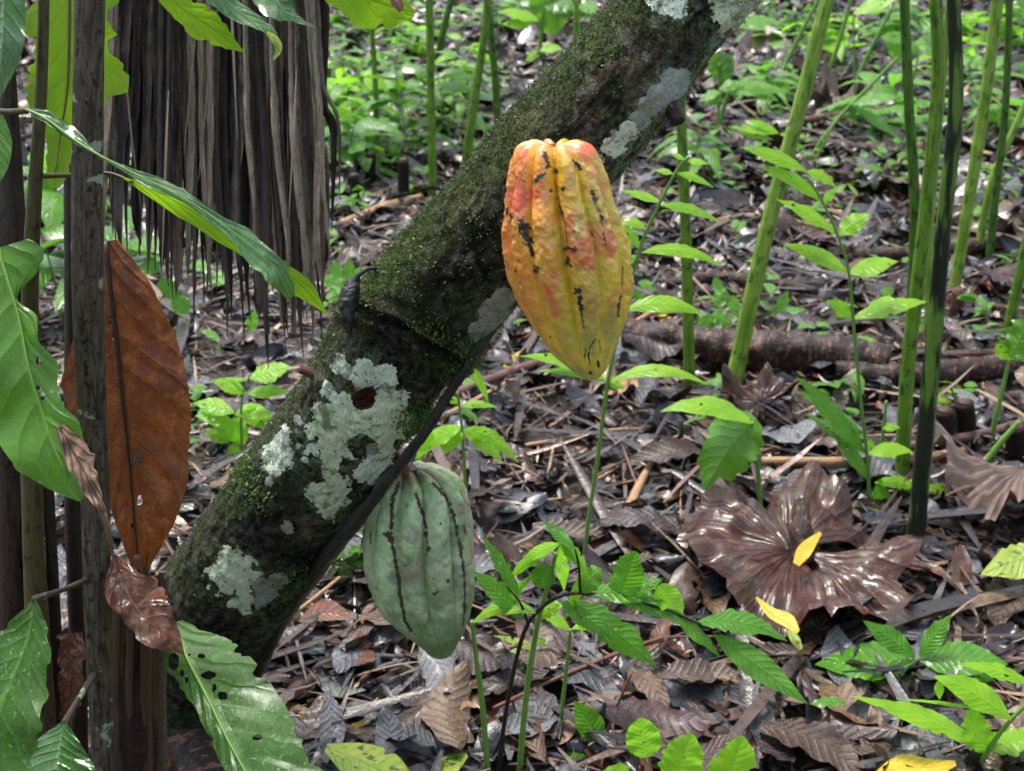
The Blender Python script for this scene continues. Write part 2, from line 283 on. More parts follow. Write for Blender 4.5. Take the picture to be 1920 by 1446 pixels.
def q(parent, x0, y0, x1, y1, hw, bend, mat, d0, d1=None, gy=1.1, seed=0, name='leaf', sh=LP, drop=None, **k):
    d1 = d0 if d1 is None else d1; L = math.hypot(x1 - x0, y1 - y0); cx, cy = (x0 + x1) / 2, (y0 + y1) / 2 - bend
    t = np.linspace(0, 1, 6)[:, None]; a, c, e = np.array([x0, y0, d0]), np.array([cx, cy, (d0 + d1) / 2]), np.array([x1, y1, d1])
    mid = (1 - t) ** 2 * a + 2 * t * (1 - t) * c + t ** 2 * e; rd_ = hw / max(L, 1) > .3; sh = [.32, .86, 1., 1., .92, .66, .12] if rd_ else sh; k['serr'] = 0 if rd_ else k.get('serr', 0); w = [hw * v for v in sh]
    k.setdefault('wav', .12); k.setdefault('fold', .15)
    return leaf(name, mid, w, w, M[mat], parent, gy=gy, seed=seed, ns=k.pop('ns', int(np.clip(L / 5, 12, 34))), nt=k.pop('nt', 4), **k)
def world_leaf(base, dirn, L, Wd, droop, roll, n=9, m=5, curl=.15, seed=0):
    """one small blade in world space: arrays only"""
    dirn = np.asarray(dirn, float); dirn /= np.linalg.norm(dirn); side = np.cross(dirn, [0, 0, 1.]); side /= np.linalg.norm(side) + 1e-9; up = np.cross(side, dirn)
    side = side * math.cos(roll) + up * math.sin(roll); up = np.cross(side, dirn)
    s = np.linspace(0, 1, n); t = np.linspace(-1, 1, m); w = Wd * np.sin(np.pi * np.clip(s, 0, 1) ** .8) ** .9 * (1 - .25 * s) + Wd * .03
    c = np.asarray(base)[None] + dirn[None] * (s * L)[:, None]; c[:, 2] -= droop * L * s ** 2
    V = c[:, None] + side * (w[:, None] * t[None])[..., None] + np.abs(up) * 0 + np.array([0, 0, 1.]) * (-curl * w[:, None] * np.abs(t[None]) + .06 * w[:, None] * np.sin(s[:, None] * 14 + seed + t[None]))[..., None]
    st = np.stack(np.broadcast_arrays(s[:, None], t[None], 0.), -1)
    return V.reshape(-1, 3), grid_faces(n, m), st.reshape(-1, 3)

# ------------------------------------------------------------------ THE GROUND
gx_, gy_ = np.meshgrid(np.linspace(-14, 14, 240), np.concatenate([np.linspace(-3, 9, 260), np.linspace(9.3, 40, 40)]), indexing='ij')
gV = np.stack([gx_, gy_, hgt(gx_, gy_) + .008 * (fbm(np.stack([gx_, gy_, gx_ * 0], -1), 14, 3, 8) - .5)], -1)
ground = obj('ground', gV, grid_faces(240, 300), M['soil'], loc=(0, 0, 0)); tag(ground, 'dark wet forest soil under the leaf litter', kind='structure')
def litter(n, ys, xs, Ls, asp, cols, seed, name, label, mat, tilt=.30, nn=7, mm=5, up=(.0, .03), parent=None, kind='stuff', curlr=.32):
    r = np.random.RandomState(seed); y = ys(r, n); x = xs(r, n, y); L = r.uniform(Ls[0], Ls[1], n) ** 1. ; Wd = L * r.uniform(asp[0], asp[1], n)
    yaw = r.uniform(0, 6.283, n); tl = r.normal(0, tilt, n); rl = r.normal(0, tilt, n); z = hgt(x, y) + r.uniform(up[0], up[1], n)
    s = np.linspace(0, 1, nn); t = np.linspace(-1, 1, mm); prof = np.sin(np.pi * np.clip(s * .94 + .03, 0, 1)) ** .75
    cu, cv, ph = r.normal(0, curlr, n), r.normal(0, curlr, n), r.uniform(0, 6.28, n)
    lx = (s[None, :, None] - .5) * L[:, None, None] + 0 * t; jag = 1 + .25 * (r.rand(n, nn, mm) - .5) * (np.abs(t) > .9)
    ly = .5 * Wd[:, None, None] * prof[None, :, None] * t[None, None] * jag
    lz = cu[:, None, None] * ((s - .5) ** 2)[None, :, None] * L[:, None, None] * 1.6 + cv[:, None, None] * (t ** 2)[None, None] * Wd[:, None, None] * .6 + .05 * Wd[:, None, None] * np.sin(s[None, :, None] * 9 + ph[:, None, None] + t * 3)
    c, s_ = np.cos(tl), np.sin(tl); c, s_ = c[:, None, None], s_[:, None, None]; lx, lz = lx * c - lz * s_, lx * s_ + lz * c
    c, s_ = np.cos(rl)[:, None, None], np.sin(rl)[:, None, None]; ly, lz = ly * c - lz * s_, ly * s_ + lz * c
    c, s_ = np.cos(yaw)[:, None, None], np.sin(yaw)[:, None, None]; lx, ly = lx * c - ly * s_, lx * s_ + ly * c
    lz = lz - lz.reshape(n, -1).min(1)[:, None, None] * .6
    V = np.stack([lx + x[:, None, None], ly + y[:, None, None], lz + z[:, None, None]], -1).reshape(-1, 3)
    F = (grid_faces(nn, mm)[None] + (np.arange(n) * nn * mm)[:, None, None]).reshape(-1, 4)
    cols = np.array(cols); col = cols[r.randint(0, len(cols), n)] * r.uniform(.28, 1.0, (n, 1)); col = np.repeat(col, nn * mm, 0)
    o = obj(name, V, F, mat, parent, col=col, loc=(0, 0, 0)); return tag(o, label, kind=kind)
def trap(y0, y1, p=1.):
    ys = lambda r, n: y0 + (y1 - y0) * r.rand(n) ** p
    xs = lambda r, n, y: (r.rand(n) - .5) * 2 * (.35 + .50 * (y * .92 + .5))
    return ys, xs
LC = PAL + [(.05, .034, .028), (.08, .06, .05), (.14, .14, .15)]
ys, xs = trap(.9, 3.6); litter(3400, ys, xs, (.05, .12), (.3, .55), LC, 11, 'leaf_litter', 'layer of wet brown and slate dead leaves in the foreground', M['litter'])
ys, xs = trap(3.4, 12.); litter(8500, ys, xs, (.08, .20), (.28, .5), LC, 12, 'leaf_litter', 'far layer of wet dead leaves between the canes', M['litter'], nn=5, mm=3)
CC = [(.46, .31, .17), (.30, .19, .10), (.06, .045, .035), (.20, .20, .215), (.035, .028, .024), (.22, .12, .07), (.10, .065, .05), (.05, .035, .03), (.36, .25, .17), (.20, .08, .04), (.15, .12, .12), (.07, .05, .045)]
ys, xs = trap(.9, 3.8); litter(14000, ys, xs, (.012, .045), (.12, .5), CC, 13, 'litter_fragments', 'tan and brown scraps, bark chips and leaf crumbs', M['chip'], nn=3, mm=3, up=(.01, .045), tilt=.5)
ys, xs = trap(3.4, 12.); litter(11000, ys, xs, (.03, .10), (.1, .4), CC, 14, 'litter_fragments', 'far scraps and chips lying over the dead leaves', M['chip'], nn=3, mm=3, up=(.01, .06), tilt=.4)
ys, xs = trap(.9, 9, 1.2); litter(900, ys, xs, (.18, .55), (.03, .06), [(.26, .17, .10), (.07, .05, .04), (.12, .11, .11), (.04, .03, .026), (.16, .09, .06)], 16, 'palm_strips', 'long flat strips of shredded palm leaf lying in the litter', M['litter'], nn=8, mm=3, up=(.02, .05), tilt=.07, curlr=.10)
ys, xs = trap(.9, 8, 1.3); litter(4200, ys, xs, (.05, .20), (.025, .06), [(.32, .21, .13), (.17, .10, .07), (.07, .045, .035), (.10, .09, .085), (.22, .10, .06)], 15, 'litter_slivers', 'thin slivers, needles and bits of twig in the litter', M['chip'], nn=4, mm=2, up=(.012, .05), tilt=.18, curlr=.12)
# single dead leaves that can be told apart: parts of the ground
variants = []
for v in range(14):
    r = np.random.RandomState(100 + v); n_, m_ = 15, 9; s = np.linspace(0, 1, n_); t = np.linspace(-1, 1, m_)
    w = r.uniform(.17, .26) * np.sin(np.pi * np.clip(s * .96 + .02, 0, 1)) ** r.uniform(.6, .9); jag = 1 + .16 * (r.rand(n_, m_) - .5) * (np.abs(t) > .9)
    bend = r.uniform(-.12, .12) * np.sin(np.pi * s); X = (s - .5)[:, None] + 0 * t; Y = w[:, None] * t * jag + bend[:, None]
    Z = r.uniform(-.5, .5) * ((s - .5) ** 2)[:, None] + r.uniform(-.1, 1.) * w[:, None] * (np.abs(t) ** 1.6) * r.choice([-.5, .5, .9]) + .03 * np.sin(s[:, None] * 22 + t * 2) * np.abs(t) + .03 * np.sin(s[:, None] * 7 + v)
    Vv = np.stack([X, Y, Z - Z.min() * .7], -1).reshape(-1, 3); F = grid_faces(n_, m_)
    o = obj('dead_leaf', Vv, F, M['dead'], ground, st=np.stack(np.broadcast_arrays(s[:, None], t[None], 0.), -1), loc=(0, 0, 0)); variants.append(o)
rr = random.Random(5)
for i in range(290):
    o = variants[i] if i < 14 else variants[rr.randrange(14)].copy()
    if i >= 14: COL.objects.link(o)
    px = rr.uniform(300, 2000) if i % 3 else rr.uniform(-60, 2000); py = 1470 - 1150 * rr.random() ** 1.35; p = G(px, py)
    L = rr.uniform(.075, .165) * (1.15 if py < 700 else 1)
    o.location = (p[0], p[1], p[2] + rr.uniform(.025, .055)); o.scale = (L, L * rr.uniform(.8, 1.25), L * rr.uniform(.7, 1.2)); o.rotation_euler = (rr.gauss(0, .16), rr.gauss(0, .14), rr.uniform(0, 6.28))
for i in range(190):
    px, py = rr.uniform(250, 1990), 1460 - 1250 * rr.random() ** 1.2; p = G(px, py); a = rr.uniform(-.7, .7) + (math.pi / 2 if rr.random() < .2 else 0); L = rr.uniform(.12, .42) * (1.3 if py < 700 else 1)
    pts = [p + np.array([math.cos(a) * L * (u - .5), math.sin(a) * L * (u - .5), .022 + rr.uniform(-.008, .012)]) + np.array([rr.gauss(0, .006), rr.gauss(0, .006), 0]) for u in (0, .3, .6, 1)]
    tube('twig', pts, [rr.uniform(.0018, .005), .0012], M[rr.choice(['twig', 'twig', 'twig_tan', 'twig_purple', 'vine'])], ground, n=10, m=6, rough=.2)
# ------------------------------------------------------------------ logs and big sticks lying about
def stick(name, pts, hw, mat, label, cat, up=.042, rough=.12, n=30, m=12, **k):
    P3 = [G(x, y) + np.array([0, 0, up]) for x, y in pts]; d = [proj(p)[2] for p in P3]
    rad = [h / FPX * dd for h, dd in zip(hw, d)]; o = tube(name, P3, rad, M[mat], n=n, m=m, rough=rough, rs=30, loc=P3[0]); return tag(o, label, cat, **k)
stick('fallen_log', [(1170, 668), (1300, 690), (1420, 705), (1560, 712), (1660, 728)], [24, 34, 40, 38, 30], 'log', 'rotting reddish brown log lying behind the leaning green cane base', 'log', up=.06, rough=.35, n=70, m=20)
stick('fallen_log', [(1560, 735), (1680, 748), (1800, 738), (1960, 722)], [18, 24, 26, 22], 'log', 'dark wet log continuing behind the right-hand clump to the right edge', 'log', up=.055, rough=.35, n=70, m=18)
stick('fallen_log', [(1250, 560), (1330, 548), (1450, 560), (1530, 575)], [8, 12, 13, 8], 'log', 'thin dark branch behind the leaning cane', 'log', rough=.3)
stick('fallen_log', [(1600, 505), (1750, 498), (1960, 470)], [12, 16, 14], 'log', 'dark branch lying far back at the right edge', 'log', rough=.3)
stick('fallen_log', [(1180, 470), (1300, 452), (1420, 470)], [8, 10, 7], 'log', 'narrow dark branch in the litter beside the fern-like seedling top', 'log', rough=.3)
stick('fallen_log', [(1300, 300), (1480, 285), (1700, 310)], [8, 12, 9], 'log', 'dark branch on the ground far behind the leaning cane', 'log', rough=.3)
stick('fallen_stick', [(1240, 905), (1330, 940), (1430, 965)], [5, 6, 4], 'vine', 'dark stick below the broad hanging leaf', 'stick', up=.04)
stick('fallen_stick', [(1180, 870), (1300, 880), (1440, 872)], [6, 7, 5], 'twig_tan', 'flat tan palm strip left of the long straight stick', 'stick', up=.035)
stick('fallen_stick', [(640, 1262), (740, 1272), (830, 1265), (905, 1248)], [5, 7, 7, 4], 'vine', 'black curved branch on the litter just below the green pod', 'stick', up=.04)
stick('fallen_log', [(930, 612), (1000, 622), (1080, 634)], [14, 16, 14], 'log', 'short wet brown log end showing left of the yellow pod tip', 'log', rough=.25)
stick('fallen_stick', [(1425, 900), (1560, 902), (1700, 896), (1800, 880)], [9, 10, 9, 6], 'twig_tan', 'long straight tan stick on the litter below the broad-leaved plant', 'stick')
stick('fallen_stick', [(1660, 876), (1760, 862), (1860, 842), (1960, 810)], [8, 9, 9, 9], 'twig_purple', 'purple-brown stick reaching the right edge above the pleated palm leaf', 'stick')
stick('fallen_stick', [(1750, 697), (1830, 694), (1960, 688)], [7, 8, 7], 'twig_purple', 'grey-brown stick behind the two short dark stumps', 'stick')
stick('fallen_stick', [(830, 780), (900, 752), (990, 718), (1085, 690)], [9, 10, 9, 7], 'twig_purple', 'thick reddish brown stick running up toward the yellow pod tip', 'stick')
stick('fallen_stick', [(800, 830), (880, 790), (960, 745)], [5, 6, 4], 'twig_tan', 'slim tan stick lying along the reddish brown stick', 'stick')
stick('fallen_stick', [(985, 870), (1060, 858), (1140, 842), (1200, 838)], [4, 5, 4, 2], 'twig_tan', 'orange-tan splinter below the yellow pod', 'stick')
stick('fallen_stick', [(1170, 1010), (1195, 950), (1225, 890)], [10, 9, 4], 'twig_tan', 'pale split piece of cane pointing away from the viewer', 'stick')
stick('fallen_stick', [(520, 1225), (580, 1180), (640, 1130)], [4, 4, 3], 'twig_tan', 'pale thin stick crossing the green-grey wet leaf', 'stick', up=.05)
stick('fallen_stick', [(610, 1290), (690, 1220), (800, 1150)], [5, 4, 3], 'twig', 'dark twig running up behind the green pod', 'stick', up=.035)
stick('fallen_stick', [(735, 1430), (830, 1375), (920, 1350)], [6, 6, 4], 'twig', 'grey bent twig at the bottom beside the yellow-green fallen leaf', 'stick', up=.04)
stick('fallen_stick', [(925, 1380), (1060, 1315), (1190, 1262), (1240, 1245)], [4, 4, 4, 3], 'stem_brown', 'long thin red-brown twig slanting behind the bottom seedlings', 'stick', up=.05)
stick('fallen_stick', [(1000, 1130 + 130), (1100, 1235), (1180, 1230)], [5, 6, 4], 'vine', 'black curved stick on the litter right of the black stem', 'stick', up=.03)
stick('fallen_stick', [(1600, 1035), (1650, 1028), (1700, 1018)], [4, 5, 5], 'vine', 'thin black stick touching the base of the blackened cane', 'stick', up=.04)
stick('fallen_stick', [(1840, 1205), (1865, 1150), (1880, 1090), (1915, 1060)], [8, 10, 12, 10], 'log', 'pale lichen-crusted branch at the right edge', 'stick', rough=.3)
stick('fallen_stick', [(640, 445), (720, 415), (790, 392)], [8, 12, 6], 'twig_tan', 'tan bark piece on the ground behind the mossy trunk', 'stick')
stick('fallen_stick', [(1330, 440), (1420, 430), (1560, 455)], [5, 6, 4], 'twig_tan', 'tan cane piece behind the fern-leaved seedling', 'stick')
stick('fallen_stick', [(1180, 640), (1230, 610), (1290, 590)], [5, 5, 4], 'twig_tan', 'tan stick right of the yellow pod above the log', 'stick')
stick('fallen_stick', [(1450, 255), (1540, 240), (1660, 222)], [6, 8, 6], 'twig_purple', 'long brown branch lying across the ground at the upper right', 'stick')
# ------------------------------------------------------------------ canes
def cane(pts, hw, mat, label, group='green canes standing in the litter', Yoff=0., leans=None, name='green_cane', m=14):
    g = G(*pts[0]); Y = g[1]; W3 = [g - np.array([0, 0, .03])]
    for i, (x, y) in enumerate(pts[1:]): W3.append(PYp(x, y, Y + Yoff * (i + 1) / len(pts)))
    W3 = [W3[0]] + [p + np.array([random.gauss(0, .006), 0, 0]) for p in W3[1:]]; d = [proj(p)[2] for p in W3]; top = W3[-1] + (W3[-1] - W3[-2]) * .35; W3.append(top); d.append(d[-1])
    h0, h1 = hw if isinstance(hw, tuple) else (hw * .95, hw * .72); rad = [(h0 + (h1 - h0) * i / (len(d) - 1)) / FPX * dd for i, dd in enumerate(d)]; W3 = list(cr(np.array(W3), 61)); rad = np.interp(np.linspace(0, 1, 61), np.linspace(0, 1, len(rad)), rad); nd = 9 + int(pts[0][0]) % 7; rad = rad * (1 + .07 * (np.arange(61) % nd == 3) - .03 * (np.arange(61) % nd == 4)); rad[:3] *= [1.28, 1.14, 1.05]
    return tag(tube(name, W3, rad, M[mat], n=180, m=m, rough=.05, rs=25, loc=g), label, 'cane', group)
cane([(1368, 735), (1440, 430), (1497, 200), (1560, -30)], (16, 12), 'cane_bright', 'thick pale green cane leaning right, between the pod and the right clump')
cane([(1296, 750), (1288, 450), (1281, 180), (1276, -30)], (11, 9), 'cane', 'straight green cane just right of the yellow pod')
cane([(1700, 760), (1709, 430), (1702, 200), (1688, -30)], (10, 9), 'cane_dark', 'dark green cane at the left side of the right-hand clump')
cane([(1692, 925), (1700, 700), (1735, 380), (1757, 150), (1765, -30)], (14, 11), 'cane', 'green cane with a brown base curving up beside the blackened one')
cane([(1716, 1035), (1738, 720), (1765, 430), (1788, 200), (1800, -30)], (17, 11), 'cane_black', 'thickest cane, blackened along its upper length')
cane([(1742, 640), (1752, 440), (1768, 200), (1785, -30)], (7, 6), 'cane_bright', 'slender pale cane just behind the blackened cane')
cane([(1786, 560), (1815, 380), (1848, 180), (1872, -30)], (11, 11), 'cane_bright', 'broad pale striped cane right of the blackened cane')
cane([(1856, 500), (1868, 380), (1884, 200), (1892, -30)], (8, 6), 'cane_dark', 'slim dark cane near the right edge')
cane([(1832, 490), (1860, 350), (1905, 220), (1990, 40)], 8, 'cane_bright', 'thin pale cane leaning steeply out at the right edge')
cane([(1885, 640), (1910, 500), (1960, 300)], 11, 'cane', 'short olive cane leaving the right edge at mid height')
cane([(812, 385), (811, 200), (806, -30)], (8, 7), 'cane', 'upright green cane above the upper left side of the trunk')
cane([(868, 325), (890, 190), (908, 50), (914, -30)], (9, 6), 'cane', 'green cane leaning right just behind the trunk, left of its crossing twin')
cane([(940, 300), (930, 150), (915, -30)], 8, 'cane_dark', 'narrow dark cane crossing the leaning cane behind the trunk')
cane([(818, 130), (832, 60), (852, -30)], 8, 'cane_dark', 'short dark cane leaning right at the top beside the upright one')
cane([(617, 180), (613, 80), (610, -30)], (7, 7), 'cane', 'green cane just right of the hanging palm skirt')
cane([(705, 310), (702, 150), (695, -30)], 6, 'cane', 'slender green cane rising out of the undergrowth patch')
cane([(1083, 110), (1082, 30), (1084, -30)], 8, 'cane_bright', 'pale cane seen just above the upper edge of the trunk')
cane([(1458, 145), (1500, 75), (1540, -10)], 5, 'stem_green', 'thin leaning stem left of the thick pale cane top', 'thin leaning stems in the far litter')
cane([(1540, 160), (1575, 75), (1600, -10)], 4.5, 'stem_green', 'thin leaning stem right of the thick pale cane top', 'thin leaning stems in the far litter')
cane([(1592, 175), (1625, 105), (1660, 40)], 4.5, 'stem_green', 'dull thin stem leaning right near the upper right clump', 'thin leaning stems in the far litter')
cane([(1508, 302), (1570, 230), (1650, 140)], 4, 'stem_green', 'very thin stem slanting low toward the right clump', 'thin leaning stems in the far litter')
cane([(1345, 265), (1352, 215), (1362, 180)], 5, 'stem_green', 'short stem under the umbrella-like leaves right of the trunk top', 'thin leaning stems in the far litter')
def stump(x, yb, yt, hw, mat, label, lean=0.):
    g = G(x, yb); d = proj(g)[2]; r = hw / FPX * d; top = PYp(x + lean, yt, g[1]); pts = [g - np.array([0, 0, .03]), g + (top - g) * .5 + np.array([r * .06, 0, 0]), top]
    root = thing('cane_stump', g, label, 'stump', 'cut cane stumps in the litter'); tube('stem', pts, [r * 1.1, r, r * .96], M[mat], root, n=14, m=14, rough=.12, rs=40)
    V, F, st = tube_arr([top - np.array([0, 0, .002]), top + np.array([0, 0, .004])], [r * .7, r * .66], 2, 12); F = np.vstack([F[F[:, 2] != F[:, 3]][:, [0, 1, 2]], F[F[:, 2] != F[:, 3]][:, [0, 2, 3]], F[F[:, 2] == F[:, 3]][:, :3]]); obj('cut_pith', V, F, M['stump_red'], root, st=st)
stump(693, 352, 288, 10, 'stump', 'black stump behind the trunk, right of the palm skirt tips', 2)
stump(667, 402, 328, 10, 'stump', 'black stump nearest the lower right corner of the palm skirt', -3)
stump(756, 385, 300, 11, 'stump', 'dark stump under the undergrowth patch beside the upright cane')
stump(1353, 690, 628, 15, 'stump_red', 'brown-topped stump standing against the rotting log', 6)
stump(1768, 850, 770, 19, 'stump', 'left one of the two thick black stumps below the right-hand clump', 2)
stump(1812, 842, 755, 18, 'stump', 'right one of the two thick black stumps below the right-hand clump', -4)
stump(1788, 605, 545, 13, 'stump_red', 'reddish hollow stump behind the right-hand clump', 10)
stump(1905, 880, 800, 20, 'stump', 'black stump cut off by the right edge', 0)
stump(1100, 752, 705, 9, 'stump_red', 'small red-brown stump directly under the yellow pod tip')
stump(1642, 138, 108, 7, 'stump', 'small dark stump far off between the thin leaning stems')
stump(655, 120, 60, 8, 'stump', 'dark stump far off at the top behind the palm skirt')
stump(1300, 890, 850, 12, 'stump', 'low dark stump under the hanging broad green leaf')
stump(560, 480, 380, 10, 'stump', 'dark stump partly behind the palm skirt fringe')
# ------------------------------------------------------------------ plants with leaves at their own places
def plant(label, base, stem, hw, leaves, mat='leaf_bright', smat='stem_green', cat='seedling', group=None, name='seedling', gb=None, spread=.25, seed=0, stems=()):
    """base = where it meets the ground (photo x, y); stem = points up from it; leaves = (x0, y0, x1, y1, half width, bend[, material])"""
    g = G(*base) if gb is None else np.array(gb); Y = g[1]; root = thing(name, g, label, cat, group); r = random.Random(seed + int(base[0]))
    for k_, (sp, h_, sm) in enumerate([(stem, hw, smat)] + list(stems)):
        if sp:
            W3 = ([g - np.array([0, 0, .02])] if k_ == 0 else []) + [PYp(x, y, Y - .0) for x, y in sp]; d = proj(W3[-1])[2]; tube('stem', W3, [h_ / FPX * d, h_ * .55 / FPX * d], M[sm], root, n=30, m=7)
    for i, lf in enumerate(leaves):
        x0, y0, x1, y1, w, bend = lf[:6]; mt = lf[6] if len(lf) > 6 else mat; d0 = float(dY(x0, y0, Y)); L = math.hypot(x1 - x0, y1 - y0) / FPX * d0
        q(root, x0, y0, x1, y1, w, bend, mt, d0, float(dY(x1, y1, Y)) + r.uniform(-spread, spread) * L, seed=r.randrange(90), gy=r.uniform(.7, 1.5), serr=.06 if mt in ('leaf_ridge', 'leaf_bright') else 0, nser=12, wav=.16, nwav=r.choice([2, 3]), bite=r.choice([.08, .15, .3]), holes=[(x0 + (x1 - x0) * u + r.uniform(-.4, .4) * w, y0 + (y1 - y0) * u - bend * .45 + r.uniform(-.3, .3) * w, r.uniform(1.2, 4), r.uniform(1.2, 3)) for u in [r.uniform(.3, .8) for _ in range(r.choice([0, 0, 0, 1, 2]))]], ns=34 if w > 12 else 16, nt=8 if w > 12 else 4)
    return root
plant('tall fern-like seedling with paired leaflets rising right of the yellow pod', (1092, 1075), [(1100, 1000), (1122, 850), (1140, 715), (1165, 600), (1200, 465), (1240, 375), (1270, 318), (1292, 293)], 5, [
 (1288, 303, 1328, 308, 7, 4), (1284, 300, 1258, 289, 5, 3), (1262, 326, 1228, 320, 6, 3), (1268, 325, 1338, 352, 8, 10), (1238, 380, 1165, 358, 9, 6), (1238, 385, 1352, 418, 10, 18), (1212, 430, 1160, 412, 10, 8),
 (1200, 468, 1158, 415, 13, 6), (1203, 474, 1354, 500, 13, 34), (1172, 582, 1322, 592, 17, 34), (1195, 480, 1160, 500, 9, 3, 'leaf_far'), (1140, 714, 975, 668, 13, 26), (1138, 716, 1008, 696, 8, 14), (1142, 716, 1328, 722, 13, 48), (1140, 716, 1172, 730, 9, 0)], spread=.15)
plant('seedling with ladder-like bright leaf pairs in front of the leaning cane', (1632, 960), [(1628, 880), (1615, 760), (1603, 640), (1592, 512), (1572, 445), (1542, 378), (1512, 330)], 4, [
 (1512, 322, 1388, 276, 14, 12), (1512, 322, 1568, 352, 12, 10), (1544, 380, 1420, 312, 13, 22), (1544, 382, 1567, 352, 9, 0), (1570, 440, 1456, 374, 15, 14), (1572, 442, 1632, 402, 20, 8), (1592, 512, 1468, 458, 16, 14), (1592, 514, 1682, 490, 20, 6),
 (1598, 598, 1553, 562, 16, 4), (1600, 598, 1738, 566, 20, 16), (1622, 850, 1492, 706, 20, 16, 'leaf_ridge'), (1618, 812, 1492, 732, 11, 8, 'leaf_ridge'), (1622, 850, 1508, 775, 13, 8, 'leaf_ridge'), (1630, 900, 1560, 810, 14, 8, 'leaf_ridge'),
 (1628, 852, 1712, 848, 15, 14), (1655, 804, 1688, 802, 8, 3), (1640, 905, 1735, 920, 13, 14), (1735, 915, 1788, 932, 10, 14), (1650, 898, 1660, 1085, 34, -4, 'leaf_ridge')], spread=.2)
plant('small plant with one broad glossy leaf hanging down beside the cane base', (1428, 995), [(1424, 920), (1416, 815), (1410, 792)], 6, [(1418, 786, 1322, 917, 54, 30, 'leaf_mid'), (1412, 795, 1238, 772, 20, 44, 'leaf_bright')], cat='plant')
plant('seedling with arching pointed leaflets between the trunk and the pods', (878, 975), [(872, 900), (866, 805), (858, 735)], 4, [
 (868, 808, 972, 868, 16, 34), (868, 806, 942, 868, 18, 20), (866, 806, 833, 850, 18, 18), (864, 804, 778, 862, 17, 24), (860, 762, 932, 764, 8, 10), (862, 758, 828, 742, 8, 4), (885, 690, 916, 756, 9, 12), (866, 770, 900, 790, 7, 4, 'leaf_far'), (812, 800, 782, 870, 14, 6)], spread=.2)
plant('hairy green-stemmed seedling whose single strap leaf arches beside the green pod', (918, 1475), [(905, 1330), (892, 1230), (885, 1165)], 7, [(1005, 1150, 882, 1172, 15, 44)], cat='plant')
plant('bottom seedling crowned by a star of drooping pale leaves', (972, 1465), [(985, 1320), (1008, 1170), (1030, 1090), (1042, 1040)], 7, [
 (1050, 1020, 948, 1095, 14, 24), (1050, 1020, 975, 1060, 13, 12), (1050, 1022, 1058, 1108, 14, 0), (1050, 1020, 1104, 1085, 15, 20), (1052, 1020, 1090, 1062, 12, 12), (1002, 1075, 940, 1150, 8, 12), (1100, 1065, 1060, 1160, 12, -4), (1080, 1125, 1092, 1190, 11, 8), (1008, 1165, 1060, 1135, 16, 18), (1075, 1120, 1100, 1180, 12, 8)], spread=.2)
plant('thin green stem standing behind the bottom seedlings', (1045, 1392), [(1058, 1290), (1070, 1180)], 5, [(1070, 1182, 1010, 1150, 12, 10), (1072, 1180, 1150, 1170, 12, 14)], cat='plant')
plant('sapling with a black stem and large ridged glossy leaves in the bottom middle', (930, 1470), [(945, 1360), (965, 1250), (990, 1170), (1035, 1125), (1088, 1112), (1170, 1124), (1245, 1142), (1330, 1178)], 5, [
 (1075, 1128, 1232, 1252, 34, 12), (1052, 1130, 1150, 1200, 20, 10), (1162, 1122, 1192, 1034, 34, 0), (1180, 1120, 1242, 1088, 18, 10), (1092, 1110, 1128, 1068, 22, 12), (982, 1162, 888, 1070, 26, 4), (975, 1120, 905, 1005, 15, 6), (1078, 1030, 1018, 976, 13, 2), (1010, 1102, 1030, 1060, 24, 6), (1090, 1115, 1250, 1130, 20, 20),
 (1235, 1098, 1276, 1158, 24, 4, 'leaf_bright'), (1305, 1168, 1476, 1202, 24, 36), (1250, 1140, 1350, 1232, 17, 10), (1338, 1190, 1514, 1320, 27, 6), (1145, 1110, 1268, 1165, 18, 10, 'leaf_far')], mat='leaf_ridge', smat='stem_black', cat='sapling', name='sapling',
 stems=[([(1088, 1112), (1085, 1060), (1078, 1030)], 3, 'stem_black'), ([(990, 1170), (975, 1130), (950, 1100)], 3, 'stem_black')], spread=.3)
plant('low seedling with dark toothed leaves on a red-brown stem at the bottom', (1128, 1420), [(1130, 1400), (1155, 1330), (1185, 1262)], 4, [(1130, 1400, 1076, 1314, 27, 6, 'leaf_ridge'), (1145, 1398, 962, 1428, 24, 18, 'leaf_ridge'), (1205, 1412, 1090, 1470, 22, 8, 'leaf_ridge')], smat='stem_brown')
plant('creeping seedling with round bright leaves at the bottom edge', (1215, 1560), [(1190, 1425), (1140, 1400)], 4, [(1212, 1420, 1200, 1346, 33, 0), (1262, 1470, 1296, 1376, 42, -6), (1355, 1500, 1392, 1380, 44, -6), (1130, 1470, 1180, 1440, 20, 6)], smat='twig', seed=3)
plant('low rosette of dark ridged leaflets in the lower right', (1715, 1300), [(1718, 1270), (1722, 1236)], 5, [
 (1718, 1238, 1528, 1246, 38, 6), (1716, 1234, 1618, 1164, 22, 6), (1724, 1234, 1784, 1152, 20, 4), (1724, 1238, 1890, 1246, 36, 12), (1714, 1270, 1588, 1288, 24, 4), (1728, 1250, 1870, 1275, 24, 2), (1712, 1330, 1632, 1330, 20, 4), (1700, 1370, 1640, 1350, 16, 2)], mat='leaf_ridge', smat='stem_brown')
plant('bright young plant leaning in from the bottom right corner', (1815, 1480), [(1850, 1412), (1900, 1345), (1960, 1290)], 6, [
 (1848, 1405, 1598, 1306, 20, 26), (1838, 1330, 1680, 1310, 4, 4), (1896, 1350, 1750, 1268, 27, 22), (1935, 1285, 1795, 1246, 16, 18), (1850, 1408, 1818, 1330, 32, -4), (1853, 1408, 1960, 1372, 28, 0), (1760, 1275, 1762, 1312, 10, 0)], seed=4)
